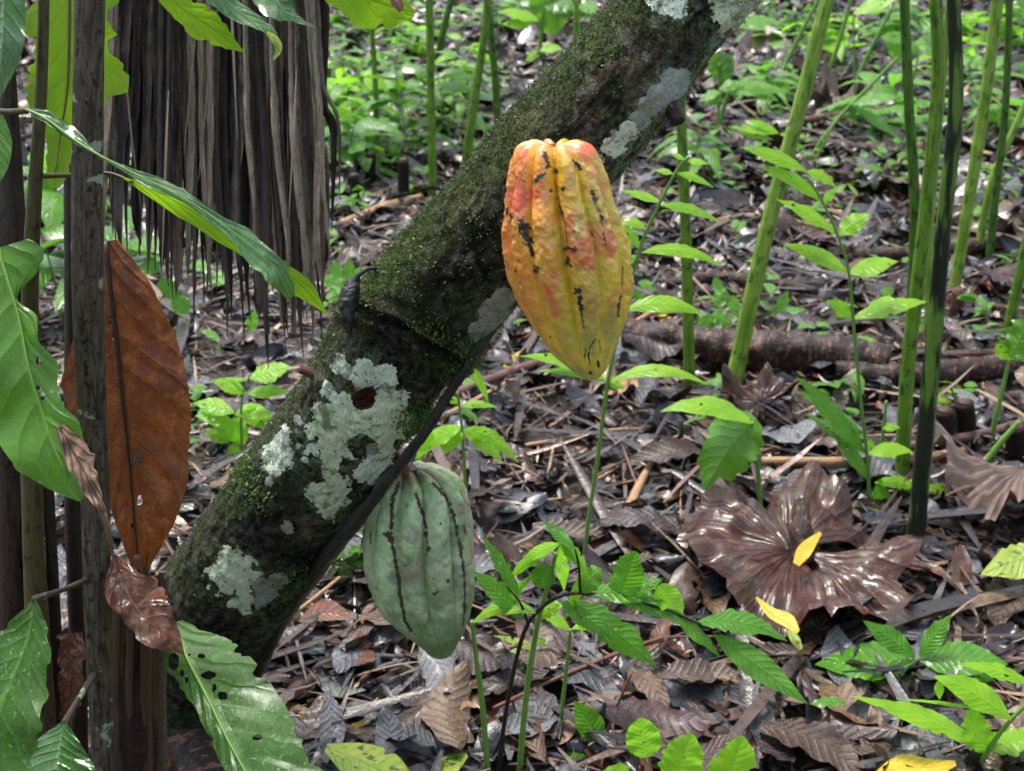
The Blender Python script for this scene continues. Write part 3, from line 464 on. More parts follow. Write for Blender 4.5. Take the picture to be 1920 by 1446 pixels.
plant('small shiny seedling at the bottom, left of the yellow leaf', (1560, 1425), [(1558, 1405)], 3, [(1556, 1406, 1458, 1384, 16, 6), (1560, 1402, 1660, 1392, 17, 16), (1558, 1406, 1538, 1440, 12, 0), (1610, 1470, 1640, 1415, 22, 0, 'leaf_ridge'), (1520, 1320, 1590, 1318, 12, 6, 'leaf_ridge')])
plant('plant with a broad folded leaf entering at the right edge', (1858, 850), [(1864, 800), (1880, 730), (1893, 672)], 6, [(1893, 672, 1935, 590, 34, 0, 'leaf_mid'), (1893, 672, 1868, 645, 14, 0), (1893, 672, 1960, 650, 20, 8)], cat='plant')
plant('single cut green shoot leaning right near the right edge', (1830, 890), [(1868, 840), (1912, 790)], 8, [], cat='plant', name='green_shoot')
plant('small green spike between the seedling stem and the right clump', (1650, 900), [(1652, 850), (1662, 752)], 5, [(1651, 870, 1618, 812, 9, 4), (1654, 860, 1712, 850, 10, 8)], cat='plant')
plant('clump of pale drooping leaves behind the trunk, left of the green canes', (455, 880), [(452, 800), (455, 740), (470, 700)], 3, [
 (468, 712, 546, 688, 22, 8), (465, 712, 400, 712, 5, 0), (462, 738, 398, 716, 14, 6), (465, 738, 542, 736, 13, 6), (440, 775, 362, 756, 17, 8), (440, 778, 512, 776, 16, 12), (436, 790, 366, 780, 16, 4), (430, 790, 458, 832, 22, 8), (400, 800, 458, 838, 18, 16), (430, 830, 382, 806, 14, 4), (430, 836, 448, 856, 12, 4), (470, 760, 480, 800, 17, 0), (505, 780, 480, 800, 12, 0)], spread=.35)
plant('yellow-green leaves glimpsed through the palm skirt fringe', (345, 640), [(340, 600)], 3, [(330, 560, 300, 520, 16, 0), (330, 555, 350, 590, 18, 0), (300, 500, 260, 508, 14, 4), (380, 520, 440, 525, 16, 4), (400, 500, 350, 500, 12, 4), (468, 625, 478, 580, 12, 0)], mat='leaf_far')
plant('small plant showing below the palm skirt at the trunk edge', (660, 590), [(655, 560)], 3, [(650, 545, 600, 520, 16, 6), (655, 545, 690, 525, 12, 6), (640, 520, 620, 490, 12, 0), (650, 550, 610, 560, 14, 0), (655, 530, 655, 480, 10, 0), (640, 540, 680, 500, 12, 4)], mat='leaf_far')
plant('leafy shoot low beside the green pod on its left', (655, 1100), [(660, 1060)], 3, [(660, 1062, 610, 1092, 18, 4), (660, 1060, 690, 1040, 14, 4), (655, 1056, 625, 1038, 12, 2), (660, 1050, 668, 1022, 12, 0)], mat='leaf_far')
plant('small pair of leaves below the pale arching seedling', (1035, 1260), [(1030, 1225)], 2.5, [(1028, 1230, 935, 1228, 15, 4), (1030, 1226, 1108, 1242, 11, 10), (1028, 1220, 1010, 1196, 10, 0), (1020, 1225, 925, 1192, 8, 8, 'leaf_lime')], mat='leaf_bright')
plant('small plant with folded leaves behind the leaning cane', (1330, 660), [(1335, 600)], 3, [(1362, 545, 1340, 575, 14, 10), (1370, 555, 1385, 600, 14, 4), (1330, 590, 1312, 640, 18, 0), (1335, 590, 1372, 612, 16, 6), (1350, 545, 1340, 520, 9, 0)], mat='leaf_far')
plant('low forked seedling to the right of the leaning cane', (1455, 612), [(1455, 595)], 3, [(1455, 596, 1412, 562, 12, 4), (1458, 594, 1514, 610, 11, 4), (1458, 590, 1478, 545, 12, 0), (1462, 590, 1512, 580, 8, 3), (1440, 625, 1520, 622, 5, 2)], mat='leaf_far')
plant('seedling with umbrella-like leaves right of the trunk top', (1338, 270), [(1345, 230), (1350, 175)], 4, [(1350, 178, 1322, 195, 14, 4), (1352, 172, 1478, 172, 15, 14), (1348, 170, 1400, 165, 12, 14), (1400, 170, 1460, 190, 13, 8), (1350, 172, 1310, 190, 10, 4)], mat='leaf_far')
plant('round-leaved seedling against the dark red leaf right of the trunk', (1352, 190), [(1350, 150), (1345, 110)], 5, [(1345, 100, 1360, 155, 26, 0, 'leaf_mid'), (1375, 50, 1465, 42, 14, 10), (1350, 105, 1375, 130, 16, 0, 'leaf_mid')], mat='leaf_far')
plant('seedling with narrow leaf whorls left of the leaning cane', (1440, 330), [(1440, 260)], 2.5, [(1460, 250, 1365, 238, 9, 4), (1460, 250, 1400, 225, 8, 4), (1462, 252, 1515, 258, 8, 4), (1450, 262, 1380, 248, 6, 2), (1470, 262, 1510, 280, 7, 2)], mat='leaf_bright')
plant('seedling with long drooping leaves between the cane and the right clump', (1510, 330), [(1560, 240), (1595, 195)], 2.5, [(1598, 196, 1690, 182, 11, 8), (1600, 200, 1690, 262, 10, 6), (1655, 228, 1830, 225, 8, 10), (1720, 190, 1740, 200, 9, 0)], mat='leaf_far')
plant('leafy seedling behind the top of the right clump', (1720, 190), [(1715, 150), (1722, 100)], 3, [(1722, 100, 1700, 85, 16, 4), (1715, 80, 1790, 95, 22, 6), (1672, 60, 1685, 120, 16, 0), (1735, 60, 1755, 40, 20, 0), (1700, 75, 1650, 70, 12, 4), (1725, 140, 1680, 135, 8, 4)], mat='leaf_far')
plant('seedling at the right edge between the last canes', (1880, 180), [(1870, 140)], 3, [(1850, 120, 1815, 118, 14, 4), (1850, 125, 1885, 112, 12, 4), (1860, 130, 1890, 148, 16, 0), (1830, 130, 1810, 105, 10, 0)], mat='leaf_far')
plant('dark glossy leaf reaching in at the top right corner', (1960, 240), [(1940, 150)], 4, [(1960, 60, 1880, 12, 14, 8, 'leaf_mid'), (1960, 150, 1900, 118, 14, 6, 'leaf_mid'), (1955, 30, 1900, -10, 18, 0)], mat='leaf_far', cat='plant')
plant('pale drooping leaves low at the right edge above the stick', (1890, 340), [(1895, 325)], 3, [(1890, 325, 1830, 315, 9, 6), (1895, 325, 1935, 320, 10, 6), (1890, 420, 1860, 425, 9, 2), (1895, 418, 1940, 425, 8, 4)], mat='leaf_bright')
plant('arched seedling leaves just above the trunk at the top', (1000, 140), [(1005, 110), (1010, 95)], 4, [(1012, 98, 985, 116, 8, 4), (1012, 96, 1055, 92, 10, 8), (1010, 40, 932, 22, 12, 10), (1000, 42, 940, 45, 11, 0), (1015, 140, 1040, 128, 9, 4)], mat='leaf_bright')
plant('large round-leaved plant just above the trunk, top centre', (1010, 120), [(1015, 60), (1020, 20)], 5, [(1020, -20, 1040, 65, 36, 0, 'leaf_mid'), (1020, 5, 1075, 10, 22, 6, 'leaf_mid'), (1120, 15, 1085, 12, 13, 0), (1128, 18, 1165, 25, 10, 0)], mat='leaf_far', cat='plant')
plant('tightly rolled light green leaf at the top between the canes', (1605, 230), [(1602, 120), (1600, 30)], 3, [(1600, 26, 1690, -8, 14, 4)], mat='leaf_bright', cat='plant')
plant('pair of faint leaves above the log right of the yellow pod', (1195, 600), [(1200, 560)], 2, [(1196, 530, 1232, 545, 9, 6), (1190, 545, 1205, 570, 9, 0), (1196, 560, 1165, 530, 7, 3)], mat='leaf_far')
plant('low leaves at the right edge beside the pleated palm leaf', (1880, 960), [(1890, 950)], 3, [(1800, 1045, 1690, 1050, 17, 8, 'leaf_ridge'), (1770, 1020, 1808, 1040, 14, 0, 'leaf_ridge'), (1880, 945, 1940, 940, 10, 4), (1833, 1038, 1880, 1040, 6, 0)], mat='leaf_bright')
plant('dull yellowing plant at the right edge above the rosette', (1925, 1150), [(1930, 1100)], 4, [(1960, 1040, 1838, 1078, 34, 10, 'leaf_lime'), (1960, 1100, 1880, 1130, 22, 0, 'leaf_lime')], cat='plant')
# the undergrowth patch upper left of the trunk: each plant its own
r = random.Random(21)
UG = [(640, 215, 'small plant with rounded leaves beside the palm skirt edge'), (668, 170, 'blue-green plant behind the slender undergrowth cane'), (735, 150, 'tall arching plant at the top of the undergrowth patch'), (748, 215, 'leafy plant in the middle of the undergrowth patch'), (722, 290, 'low bright plant at the front left of the undergrowth patch'),
      (775, 300, 'bushy low plant at the front of the undergrowth patch'), (852, 290, 'small-leaved plant right of the upright cane'), (845, 215, 'dim plant between the upright and leaning canes'), (780, 120, 'dark-leaved plant high in the undergrowth patch'), (880, 60, 'leafy plant at the top between the two cane groups'), (655, 330, 'sparse plant near the two black stumps'), (640, 80, 'arching plant at the top behind the skirt'), (830, 250, 'feathery plant behind the upright cane'), (700, 240, 'bright plant around the slender cane foot'), (690, 60, 'plant at the top edge left of the slender undergrowth cane'), (760, 60, 'plant at the top edge just left of the upright cane'), (800, 255, 'dense plant wrapped round the upright cane'), (950, 60, 'plant at the top edge right of the crossing canes'), (660, 265, 'plant low beside the skirt edge behind the stumps'), (1400, 30, 'plant at the top edge just right of the trunk'), (1500, 60, 'plant at the top edge beside the thick pale cane'), (1660, 90, 'plant at the top edge left of the right clump'), (1760, 150, 'plant behind the blackened cane near the top'), (1900, 100, 'plant in the top right corner'), (1420, 200, 'plant behind the leaning pale cane'), (1650, 260, 'plant in the far litter left of the right clump'), (1850, 260, 'plant between the canes at the right edge'), (90, 420, 'plant seen between the left saplings'), (120, 620, 'low plant behind the grey sapling'), (1060, 50, 'small plant just above the trunk edge at the top'), (1320, 330, 'low plant right of the upper trunk above the fern-like seedling'), (1560, 120, 'bright plant in the far litter right of the leaning cane top'), (1800, 60, 'plant at the top edge just right of the blackened cane'), (1700, 40, 'plant at the top edge beside the first dark cane'), (1460, 90, 'plant beside the short thin leaning stems'), (740, 60, 'pale plant at the top edge below the yellow-green leaf')]
def bushlet(x, yb, label, h, n, L, seed, mat='leaf_far', px=None):
    r = random.Random(seed); g = G(x, yb); root = thing('undergrowth_plant', g, label, 'plant', 'undergrowth plants behind the trunk')
    for s_ in range(r.choice([2, 3])):
        top = g + np.array([r.gauss(0, .08), r.gauss(0, .08), h * r.uniform(.6, 1.1)]); pts = [g, (g + top) / 2 + np.array([r.gauss(0, .02), 0, 0]), top]; tube('stem', pts, [.003, .0018], M['stem_green'], root, n=10, m=5)
        pp = cr(pts, 30)
        for i in range(n // 2):
            b_ = pp[int(8 + 21 * (i + 1) / (n // 2))]; a = i * 2.4 + r.uniform(-.4, .4); dr = [math.cos(a), math.sin(a) * .8, r.uniform(.1, .5)]
            V, F, st = world_leaf(b_, dr, L * r.uniform(.7, 1.2), L * r.uniform(.14, .24), r.uniform(.25, .8), r.gauss(0, .3), seed=i); obj('leaf', V, F, M[mat], root, st=st)
for i, (x, y, lb) in enumerate(UG): bushlet(x, y + 12, lb, r.uniform(.22, .42) * (1 if i < 20 else .8), 14, r.uniform(.12, .19) * (1 if i < 20 else 1.35), 40 + i, r.choice(['leaf_far', 'leaf_far', 'leaf_bright', 'leaf_mid']))
# many tiny sprouts nobody could count
def sprouts(n, seed):
    r = np.random.RandomState(seed); Vs, Fs, Ss = [], [], []; k = 0
    for i in range(n):
        x = r.choice([r.uniform(600, 960), r.uniform(1250, 1950), r.uniform(1300, 1950), r.uniform(60, 620)]); yb = r.uniform(20, 420) if r.rand() < .8 else r.uniform(420, 900); g = G(x, yb)
        for j in range(r.randint(3, 6)):
            a = r.uniform(0, 6.28); V, F, st = world_leaf(g + [0, 0, r.uniform(.02, .10)], [math.cos(a), math.sin(a), r.uniform(.2, .8)], r.uniform(.035, .08), r.uniform(.009, .017), r.uniform(.2, .7), r.normal(0, .3), n=6, m=3)
            Vs.append(V); Fs.append(F + k); Ss.append(st); k += len(V)
    o = obj('tiny_sprouts', np.vstack(Vs), np.vstack(Fs), M['leaf_far'], st=np.vstack(Ss), loc=(0, 0, 0)); tag(o, 'scattered tiny green sprouts coming up through the litter', kind='stuff')
sprouts(360, 3)
def foliage(n, pos, L, seed, name, label):
    r = np.random.RandomState(seed); p = pos(r, n); a = r.normal(0, 1, (n, 3)); a[:, 2] *= .5; a /= np.linalg.norm(a, axis=1)[:, None]; b_ = np.cross(a, r.normal(0, 1, (n, 3))); b_ /= np.linalg.norm(b_, axis=1)[:, None]
    l = r.uniform(L[0], L[1], n)[:, None]; V = np.stack([p - a * l, p + b_ * l * .32 - a * l * .1, p + a * l, p - b_ * l * .32 - a * l * .1], 1).reshape(-1, 3); c = np.array([(.05, .12, .02), (.08, .17, .03), (.03, .07, .015), (.12, .2, .04)])[r.randint(0, 4, n)]
    o = obj(name, V, np.arange(4 * n).reshape(n, 4), M['moss_leaf'], col=np.repeat(c, 4, 0), smooth=False, loc=(0, 0, 0)); tag(o, label, kind='stuff')
M['moss_leaf'] = tint_mat('unseen_foliage_leaf', .4, 20, .3, 0., .001, .4, 0, .35)
def ring(r, n):
    a = r.uniform(0, 6.283, n); q_ = r.uniform(13, 17, n); return np.stack([np.cos(a) * q_, 2.5 + np.sin(a) * q_, 8.5 * r.rand(n) ** 1.1], -1)
foliage(16000, ring, (.2, .5), 31, 'unseen_shade_foliage', 'unseen wall of rainforest foliage all round, added to block low sky light')  # out of view, added to darken the horizon so light comes from above
def canopy(r, n):
    k = 150; c = np.stack([r.uniform(-11, 11, k), r.uniform(-8, 14, k), r.uniform(7.5, 11, k)], -1); i = r.randint(0, k, n); return c[i] + r.normal(0, 1, (n, 3)) * [.9, .9, .35]
foliage(5200, canopy, (.15, .4), 32, 'unseen_shade_canopy', 'unseen broken rainforest canopy overhead, added to break up the sky light')  # out of view, added to split the sky into gaps for patchy highlights
# ------------------------------------------------------------------ distinct fallen leaves
def fallen(label, mid, A, B, mat, gy=2.0, up=.03, cat='leaf', name='fallen_leaf', group=None, **k):
    md = [(x, y, float(proj(G(x, y, up))[2])) for x, y in mid]; o = leaf(name, md, A, B, M[mat], gy=gy, **k); return tag(o, label, cat, group)
fallen('olive and silver wet leaf crossed by a pale stick below the trunk', [(540, 1225), (590, 1195), (640, 1170), (668, 1150)], [3, 38, 40, 2], [3, 34, 34, 2], 'leaf_grey', seed=1, gy=1.6)
fallen('rust-brown leaf edge sticking out beside the olive wet leaf', [(560, 1165), (610, 1150), (665, 1160)], [2, 26, 2], [2, 14, 2], 'leaf_curl', seed=2, up=.05)
fallen('slate-grey ribbed leaf lying below the trunk base', [(582, 1258), (630, 1280), (690, 1292)], [3, 18, 2], [3, 26, 2], 'leaf_grey', seed=3, quilt=.12)
fallen('large flat grey leaf at the bottom behind the yellow leaf rim', [(598, 1345), (660, 1338), (732, 1326)], [8, 26, 3], [8, 30, 3], 'leaf_grey', seed=4)
fallen('curled yellow leaf rim in front of the flat grey leaf', [(558, 1340), (600, 1372), (650, 1370), (698, 1342)], [2, 6, 12, 1], [2, 14, 10, 1], 'leaf_yellow', seed=5, gy=.6, up=.05, bite=.4)
fallen('large yellow-green ribbed leaf at the bottom left of centre', [(612, 1400), (670, 1425), (725, 1450), (775, 1470)], [6, 34, 40, 10], [10, 40, 44, 10], 'leaf_lime', seed=6, up=.07, quilt=.12)
fallen('small green and brown blotched leaf at the bottom edge', [(815, 1450), (845, 1432), (876, 1415)], [8, 18, 4], [8, 20, 4], 'leaf_lime', seed=7, up=.05)
fallen('pinkish brown leaf beneath the green pod', [(806, 1335), (835, 1305), (868, 1290)], [6, 14, 3], [3, 18, 2], 'leaf_crisp', seed=8, gy=1.2)
fallen('purple-brown ribbed leaf upright behind the green pod tip', [(690, 1250), (705, 1225), (722, 1205)], [8, 14, 2], [4, 18, 2], 'leaf_curl', seed=9, gy=1., quilt=.15)
fallen('grey leaf with a pale speckle beside the hairy green stem', [(880, 1225), (905, 1240), (935, 1272)], [4, 22, 2], [2, 18, 2], 'leaf_grey', seed=10)
fallen('pale grey-tan leaf behind the low dark-leaved seedling', [(1015, 1400), (1050, 1370), (1095, 1335)], [8, 26, 8], [5, 24, 5], 'leaf_crisp', seed=11, gy=1.8)
fallen('bluish ribbed leaf standing between the bottom stems', [(975, 1330), (960, 1370), (955, 1425)], [3, 18, 3], [3, 20, 3], 'leaf_grey', seed=12, gy=1., quilt=.15)
fallen('orange scrap of leaf by the black stem', [(905, 1355), (925, 1348), (950, 1345)], [2, 8, 2], [2, 8, 2], 'leaf_curl', seed=13)
fallen('pale curled strip beside the hairy green stem', [(853, 1358), (858, 1332), (875, 1320), (892, 1326)], [3, 5, 6, 2], [3, 5, 5, 2], 'twig_tan', seed=14, gy=.4, up=.06)
fallen('maroon wet leaf behind the pale arching seedling', [(1090, 1010), (1130, 1022), (1160, 1030)], [4, 20, 2], [4, 22, 2], 'leaf_curl', seed=15, gy=1.4)
fallen('maroon leaf right of the fern-like seedling stem', [(1245, 1090), (1290, 1075), (1330, 1095)], [4, 22, 2], [4, 22, 2], 'leaf_fan', seed=16)
fallen('pink-brown leaf standing behind the fern-like seedling base', [(1188, 1030), (1195, 1000), (1190, 962)], [10, 24, 10], [12, 26, 8], 'leaf_crisp', seed=17, gy=1.2)
fallen('yellow leaf lying on top of the purple-brown fan leaf', [(1492, 1058), (1508, 1030), (1538, 998)], [6, 12, 2], [8, 16, 4], 'leaf_yellow', seed=18, gy=1.2, up=.125)
fallen('mustard leaf with a curled edge below the fan leaf', [(1418, 1120), (1445, 1150), (1475, 1168), (1497, 1185)], [2, 12, 18, 4], [2, 8, 8, 4], 'leaf_yellow', seed=19, gy=.9, up=.125)
fallen('lime tip of leaf hanging below the mustard leaf', [(1478, 1180), (1490, 1200), (1502, 1218)], [4, 10, 4], [4, 8, 4], 'leaf_lime', seed=20, gy=.8, up=.09)
fallen('bright yellow leaf at the bottom edge near the right corner', [(1640, 1462), (1690, 1438), (1740, 1440), (1792, 1430)], [10, 22, 18, 4], [10, 20, 22, 6], 'leaf_yellow', seed=21, up=.06, gy=1.6)
fallen('dull violet-grey leaf left of the rosette', [(1475, 1240), (1510, 1262), (1552, 1290)], [4, 22, 2], [4, 22, 2], 'leaf_grey', seed=22)
fallen('small yellow leaf under the fern-like leaves left of the pod tip', [(945, 690), (965, 675), (985, 655)], [4, 10, 2], [4, 10, 2], 'leaf_yellow', seed=23, gy=1.4)
fallen('orange-tan broad leaf under the yellow pod tip', [(1130, 735), (1190, 715), (1240, 712)], [6, 16, 6], [6, 22, 8], 'twig_tan', seed=24, gy=1.8)
fallen('yellow leaf above the log right of the pod', [(1218, 592), (1240, 594), (1262, 600)], [2, 7, 2], [2, 8, 2], 'leaf_yellow', seed=25)
fallen('yellow-green leaf right of the leaning cane in the far litter', [(1518, 312), (1545, 335), (1580, 362)], [2, 12, 2], [2, 12, 2], 'leaf_lime', seed=26, gy=1.4)
fallen('small yellow leaf in the far litter right of the leaning cane', [(1588, 340), (1600, 350), (1608, 362)], [3, 7, 2], [3, 7, 2], 'leaf_yellow', seed=27, gy=1.4)
fallen('pale yellow leaf behind the two thick black stumps', [(1755, 760), (1785, 750), (1805, 765)], [16, 30, 10], [4, 12, 4], 'leaf_lime', seed=28, gy=1.4)
fallen('yellow leaf behind the sapling stems at the left', [(92, 432), (108, 440), (124, 450)], [3, 8, 3], [3, 9, 3], 'leaf_yellow', seed=29)
fallen('grey leaf behind the rusty leaf at its lower right', [(340, 720), (370, 712), (402, 715)], [4, 9, 3], [4, 9, 3], 'leaf_grey', seed=30)
fallen('bluish wet leaf beside the rusty leaf tip', [(322, 960), (360, 930), (395, 918)], [6, 30, 4], [6, 24, 4], 'leaf_grey', seed=31, gy=1.3, quilt=.1)
fallen('wide dark red leaf standing right of the trunk top', [(1372, 118), (1430, 95), (1495, 110)], [4, 48, 6], [4, 18, 4], 'leaf_fan', seed=32, gy=.6, cat='leaf')
fallen('dark red crumpled leaf at the right edge behind the canes', [(1825, 570), (1870, 545), (1925, 520)], [12, 38, 30], [12, 34, 30], 'leaf_fan', seed=33, gy=.8, crum=.2)
fallen('orange-red leaf under the umbrella-like leaves', [(1328, 172), (1335, 205), (1345, 235)], [3, 10, 3], [3, 10, 3], 'leaf_curl', seed=34, gy=.5)
fallen('slate leaf cluster in the far litter right of the leaning cane', [(1610, 315), (1640, 285), (1665, 262)], [6, 24, 8], [6, 22, 8], 'leaf_grey', seed=35, gy=1.4, crum=.2)
# big pleated fan leaves on the ground
def fan(name, label, cx, cy, rx, ry, a0, a1, npl, mat, hub=None, up=.05, hgt_=.05, seed=0, cat='leaf', rag=.22):
    c = G(cx, cy); d = proj(c)[2]; R = rx / FPX * d; n, m = 22, npl * 6 + 1; rr_ = np.linspace(.05, 1, n)[:, None]; a = np.linspace(a0, a1, m)[None]; u = np.linspace(0, npl, m)[None]
    edge = 1 - rag * fbm(np.stack(np.broadcast_arrays(a * 3, a * 0, seed), -1), 2.6, 4, seed) - .05 * np.abs((u % 1) - .5) * 2
    r3 = rr_ * R * edge; ys_ = ry; X = c[0] + np.cos(a) * r3; Y = c[1] + np.sin(a) * r3 * ys_
    Z = hgt(X, Y) + up + hgt_ * .30 * rr_ * (1 - np.abs((u % 1) * 2 - 1)) * 1.0 + hgt_ * 2.0 * (fbm(np.stack(np.broadcast_arrays(X * 10, Y * 10, seed * 1.), -1), 1, 4, seed) - .5) * rr_ + hgt_ * .5 * rr_ ** 2 * np.sin(a * 5 + seed)
    st = np.stack(np.broadcast_arrays(rr_, (u % 1) * 2 - 1, 0.), -1); root = thing(name, c, label, cat)
    obj('blade', np.stack([X, Y, np.maximum(Z, hgt(X, Y) + .035)], -1), grid_faces(n, m), M[mat], root, st=st); return root, c
rt, c = fan('fan_palm_leaf', 'large wet purple-brown pleated leaf spread on the ground at lower right', 1480, 1098, 245, 1.2, .35, 6.1, 17, 'leaf_fan', up=.066, hgt_=.075, seed=9, rag=.28)
tube('petiole', [c + np.array([.0, -.05, .05]), c + np.array([.01, .0, .10]), c + np.array([.02, .06, .13])], [.016, .02, .012], M['log'], rt, n=14, m=10, rough=.2)
fan('fan_palm_leaf', 'grey-brown pleated palm leaf at the right edge below the purple stick', 1905, 945, 190, 1.2, 2.9, 6.1, 17, 'leaf_palm', up=.08, hgt_=.10, seed=5)
fan('fan_palm_leaf', 'heap of tan shredded palm leaf in the far litter left of the clump', 1560, 215, 75, .8, 1.2, 6.0, 12, 'leaf_palm', up=.08, hgt_=.16, seed=6, rag=.4)
fan('fan_palm_leaf', 'dark crumpled brown leaf on the litter right of the yellow pod log', 1420, 800, 90, .9, .2, 4.5, 10, 'leaf_fan', up=.06, hgt_=.07, seed=8)
# ------------------------------------------------------------------ THE LEANING TRUNK
ss = lambda a, b, x: (lambda t: t * t * (3 - 2 * t))(np.clip((x - a) / (b - a), 0, 1))
TR = np.array([(1430, -170, 1.09, 108), (1385, -105, 1.09, 107), (1270, 20, 1.10, 105), (1130, 190, 1.11, 115), (1000, 340, 1.13, 117), (865, 505, 1.17, 123), (748, 640, 1.22, 119), (650, 785, 1.30, 114), (532, 960, 1.42, 118), (422, 1120, 1.55, 119), (372, 1230, 1.65, 114), (345, 1330, 1.75, 112), (335, 1440, 1.83, 125)])
NT, MT = 760, 300
tc = cr(TR, NT); tp = P(tc[:, 0], tc[:, 1], tc[:, 2]); trad = tc[:, 3] / FPX * tc[:, 2]; tt, tu, tv = frames(tp)
ta = np.linspace(0, 2 * math.pi, MT, endpoint=False); dirs = tu[:, None] * np.cos(ta)[None, :, None] + tv[:, None] * np.sin(ta)[None, :, None]
base = tp[:, None] + dirs * trad[:, None, None]; bx, by, _ = proj(base)
front = (dirs @ FV) < .25
def near(x, y, r): return np.exp(-((bx - x) ** 2 + (by - y) ** 2) / (2 * r * r)) * front
disp = .0042 * (fbm(base, 22, 4, 1) - .5) * 2 + .0020 * (fbm(base, 95, 3, 2) - .5) * 2
st_al = np.stack([np.cumsum(np.full(NT, .0022))[:, None] * 16 + 0 * ta, 0 * tc[:, :1] + np.cos(ta)[None] * 5, 0 * tc[:, :1] + np.sin(ta)[None] * 5], -1)
disp = disp + .0018 * (fbm(st_al, 2.2, 3, 6) - .5) * 2
disp = disp + .009 * near(805, 530, 38) - .008 * near(812, 535, 15) + .008 * near(720, 560, 30) + .006 * near(950, 410, 40) - .004 * near(900, 455, 25) - .006 * near(682, 750, 20) + .006 * near(1250, 190, 26)
def polyd(pts, X, Y):
    r = np.full(X.shape, 1e9)
    for (x0, y0), (x1, y1) in zip(pts[:-1], pts[1:]):
        dx, dy = x1 - x0, y1 - y0; t = np.clip(((X - x0) * dx + (Y - y0) * dy) / (dx * dx + dy * dy + 1e-9), 0, 1); r = np.minimum(r, np.hypot(X - x0 - t * dx, Y - y0 - t * dy))
    return r
ring = polyd([(645, 572), (700, 585), (765, 612), (815, 645), (868, 668)], bx, by) + 6 * (fbm(base, 60, 3, 9) - .5); ringm = np.exp(-(ring / 9) ** 2) * front
disp = disp - .008 * ringm + .008 * np.exp(-((ring - 16) / 9) ** 2) * front
flare = ss(1330, 1460, tc[:, 1])[:, None] * (.03 + .03 * np.sin(ta * 4)[None]); disp = disp + flare
tV = base + dirs * disp[..., None]
side = ((bx - tc[:, None, 0]) * .74 + (by - tc[:, None, 1]) * .67) / tc[:, None, 3]        # -1 upper left edge ... +1 lower right edge
f1, f2, f3 = fbm(base, 30, 4, 31), fbm(base, 120, 4, 32), fbm(st_al, 2.5, 4, 33)
def mixc(a, b, w): return a + (np.asarray(b) - a) * np.clip(w, 0, 1)[..., None]
col = np.zeros(base.shape) + np.array([.010, .011, .008]); col = mixc(col, (.065, .050, .038), ss(.52, .66, f3) * .8)
col = mixc(col, (.024, .038, .016), ss(.42, .62, f1)); col = mixc(col, (.045, .065, .022), ss(.5, .7, f2) * ss(.4, .6, f1) * .8)
upm = ss(-.05, -.85, side) * (.35 + .65 * ss(640, 520, by)); col = mixc(col, (.070, .095, .030), upm * (.35 + ss(.35, .6, f2)))
brown = (near(1190, 150, 60) + near(1080, 240, 45) + near(1250, 110, 45)) * 1.3 * ss(.42, .6, f3); col = mixc(col, (.085, .062, .048), brown * .8)
col = mixc(col, (.12, .125, .05), near(985, 235, 22) * .8 + near(870, 375, 22) * ss(.45, .6, f2)); col = mixc(col, (.24, .22, .19), near(612, 722, 20) * ss(.4, .6, f2) * 1.2)
for lx_, ly_, lr_ in [(650, 790, 40), (690, 720, 34), (715, 810, 34), (624, 850, 26), (700, 880, 22), (615, 935, 26), (520, 855, 22), (443, 1075, 30), (480, 1120, 26), (1250, 165, 26), (1210, 215, 22), (1150, 275, 20), (920, 595, 24), (590, 845, 16), (560, 820, 20), (1380, 10, 36), (1255, 5, 26), (660, 980, 20)]:
    col = mixc(col, (.20, .27, .17), near(lx_, ly_, lr_) * ss(.50, .60, fbm(base, 150, 4, 35)) * 1.1); col = mixc(col, (.13, .17, .08), near(lx_, ly_, lr_ * 1.3) * ss(.52, .62, fbm(base, 260, 3, 36)))
col = mixc(col, (.055, .020, .013), near(682, 750, 20) * 1.4); col = mixc(col, (.022, .012, .010), ringm * 1.2)
col = mixc(col, (.20, .27, .16), ss(.62, .95, side) * (ss(330, 250, by) + ss(820, 900, bx) * ss(640, 560, by)) * ss(.35, .55, f3) * .8)
col = mixc(col, (.16, .14, .085), near(585, 985, 22) * ss(.4, .6, f2))
wet = NB('mossy_wet_bark'); tcn = wet.attr('tint').outputs['Color']; n = wet.noise(260, 6, rg=.7); n2 = wet.noise(700, 4, rg=.7)
M['bark'] = wet.end(wet.mix(1., tcn, wet.mix(wet.mr(n, .32, .7), (.12,) * 3, (2.0,) * 3), 'MULTIPLY'), wet.mr(n2, .40, .62, .16, .9), wet.bump(wet.ma('ADD', n, wet.ma('MULTIPLY', n2, .6)), 1., .006), wet.mr(wet.noise(90, 4), .5, .62, .05, .6))
tree = thing('cacao_tree', tp[-1] * [1, 1, 0] , 'thick leaning mossy cacao trunk blotched with pale lichen, bearing the pods', 'tree')
tF = grid_faces(NT, MT, True); obj('trunk', tV, tF, M['bark'], tree, col=col)
tris = np.vstack([tF[:, [0, 1, 2]], tF[:, [0, 2, 3]]]); fv = front.ravel(); trf = tris[fv[tris].all(1)]
BV = BVHTree.FromPolygons([tuple(v) for v in tV.reshape(-1, 3)], [tuple(int(i) for i in f) for f in trf])
def hit(x, y):
    dv = ray(x, y); loc, nn, i, dd = BV.ray_cast(Vector(C0), Vector(dv)); 
    if loc is None: return None
    if nn.dot(Vector(dv)) > 0: nn = -nn
    return np.array(loc), np.array(nn)
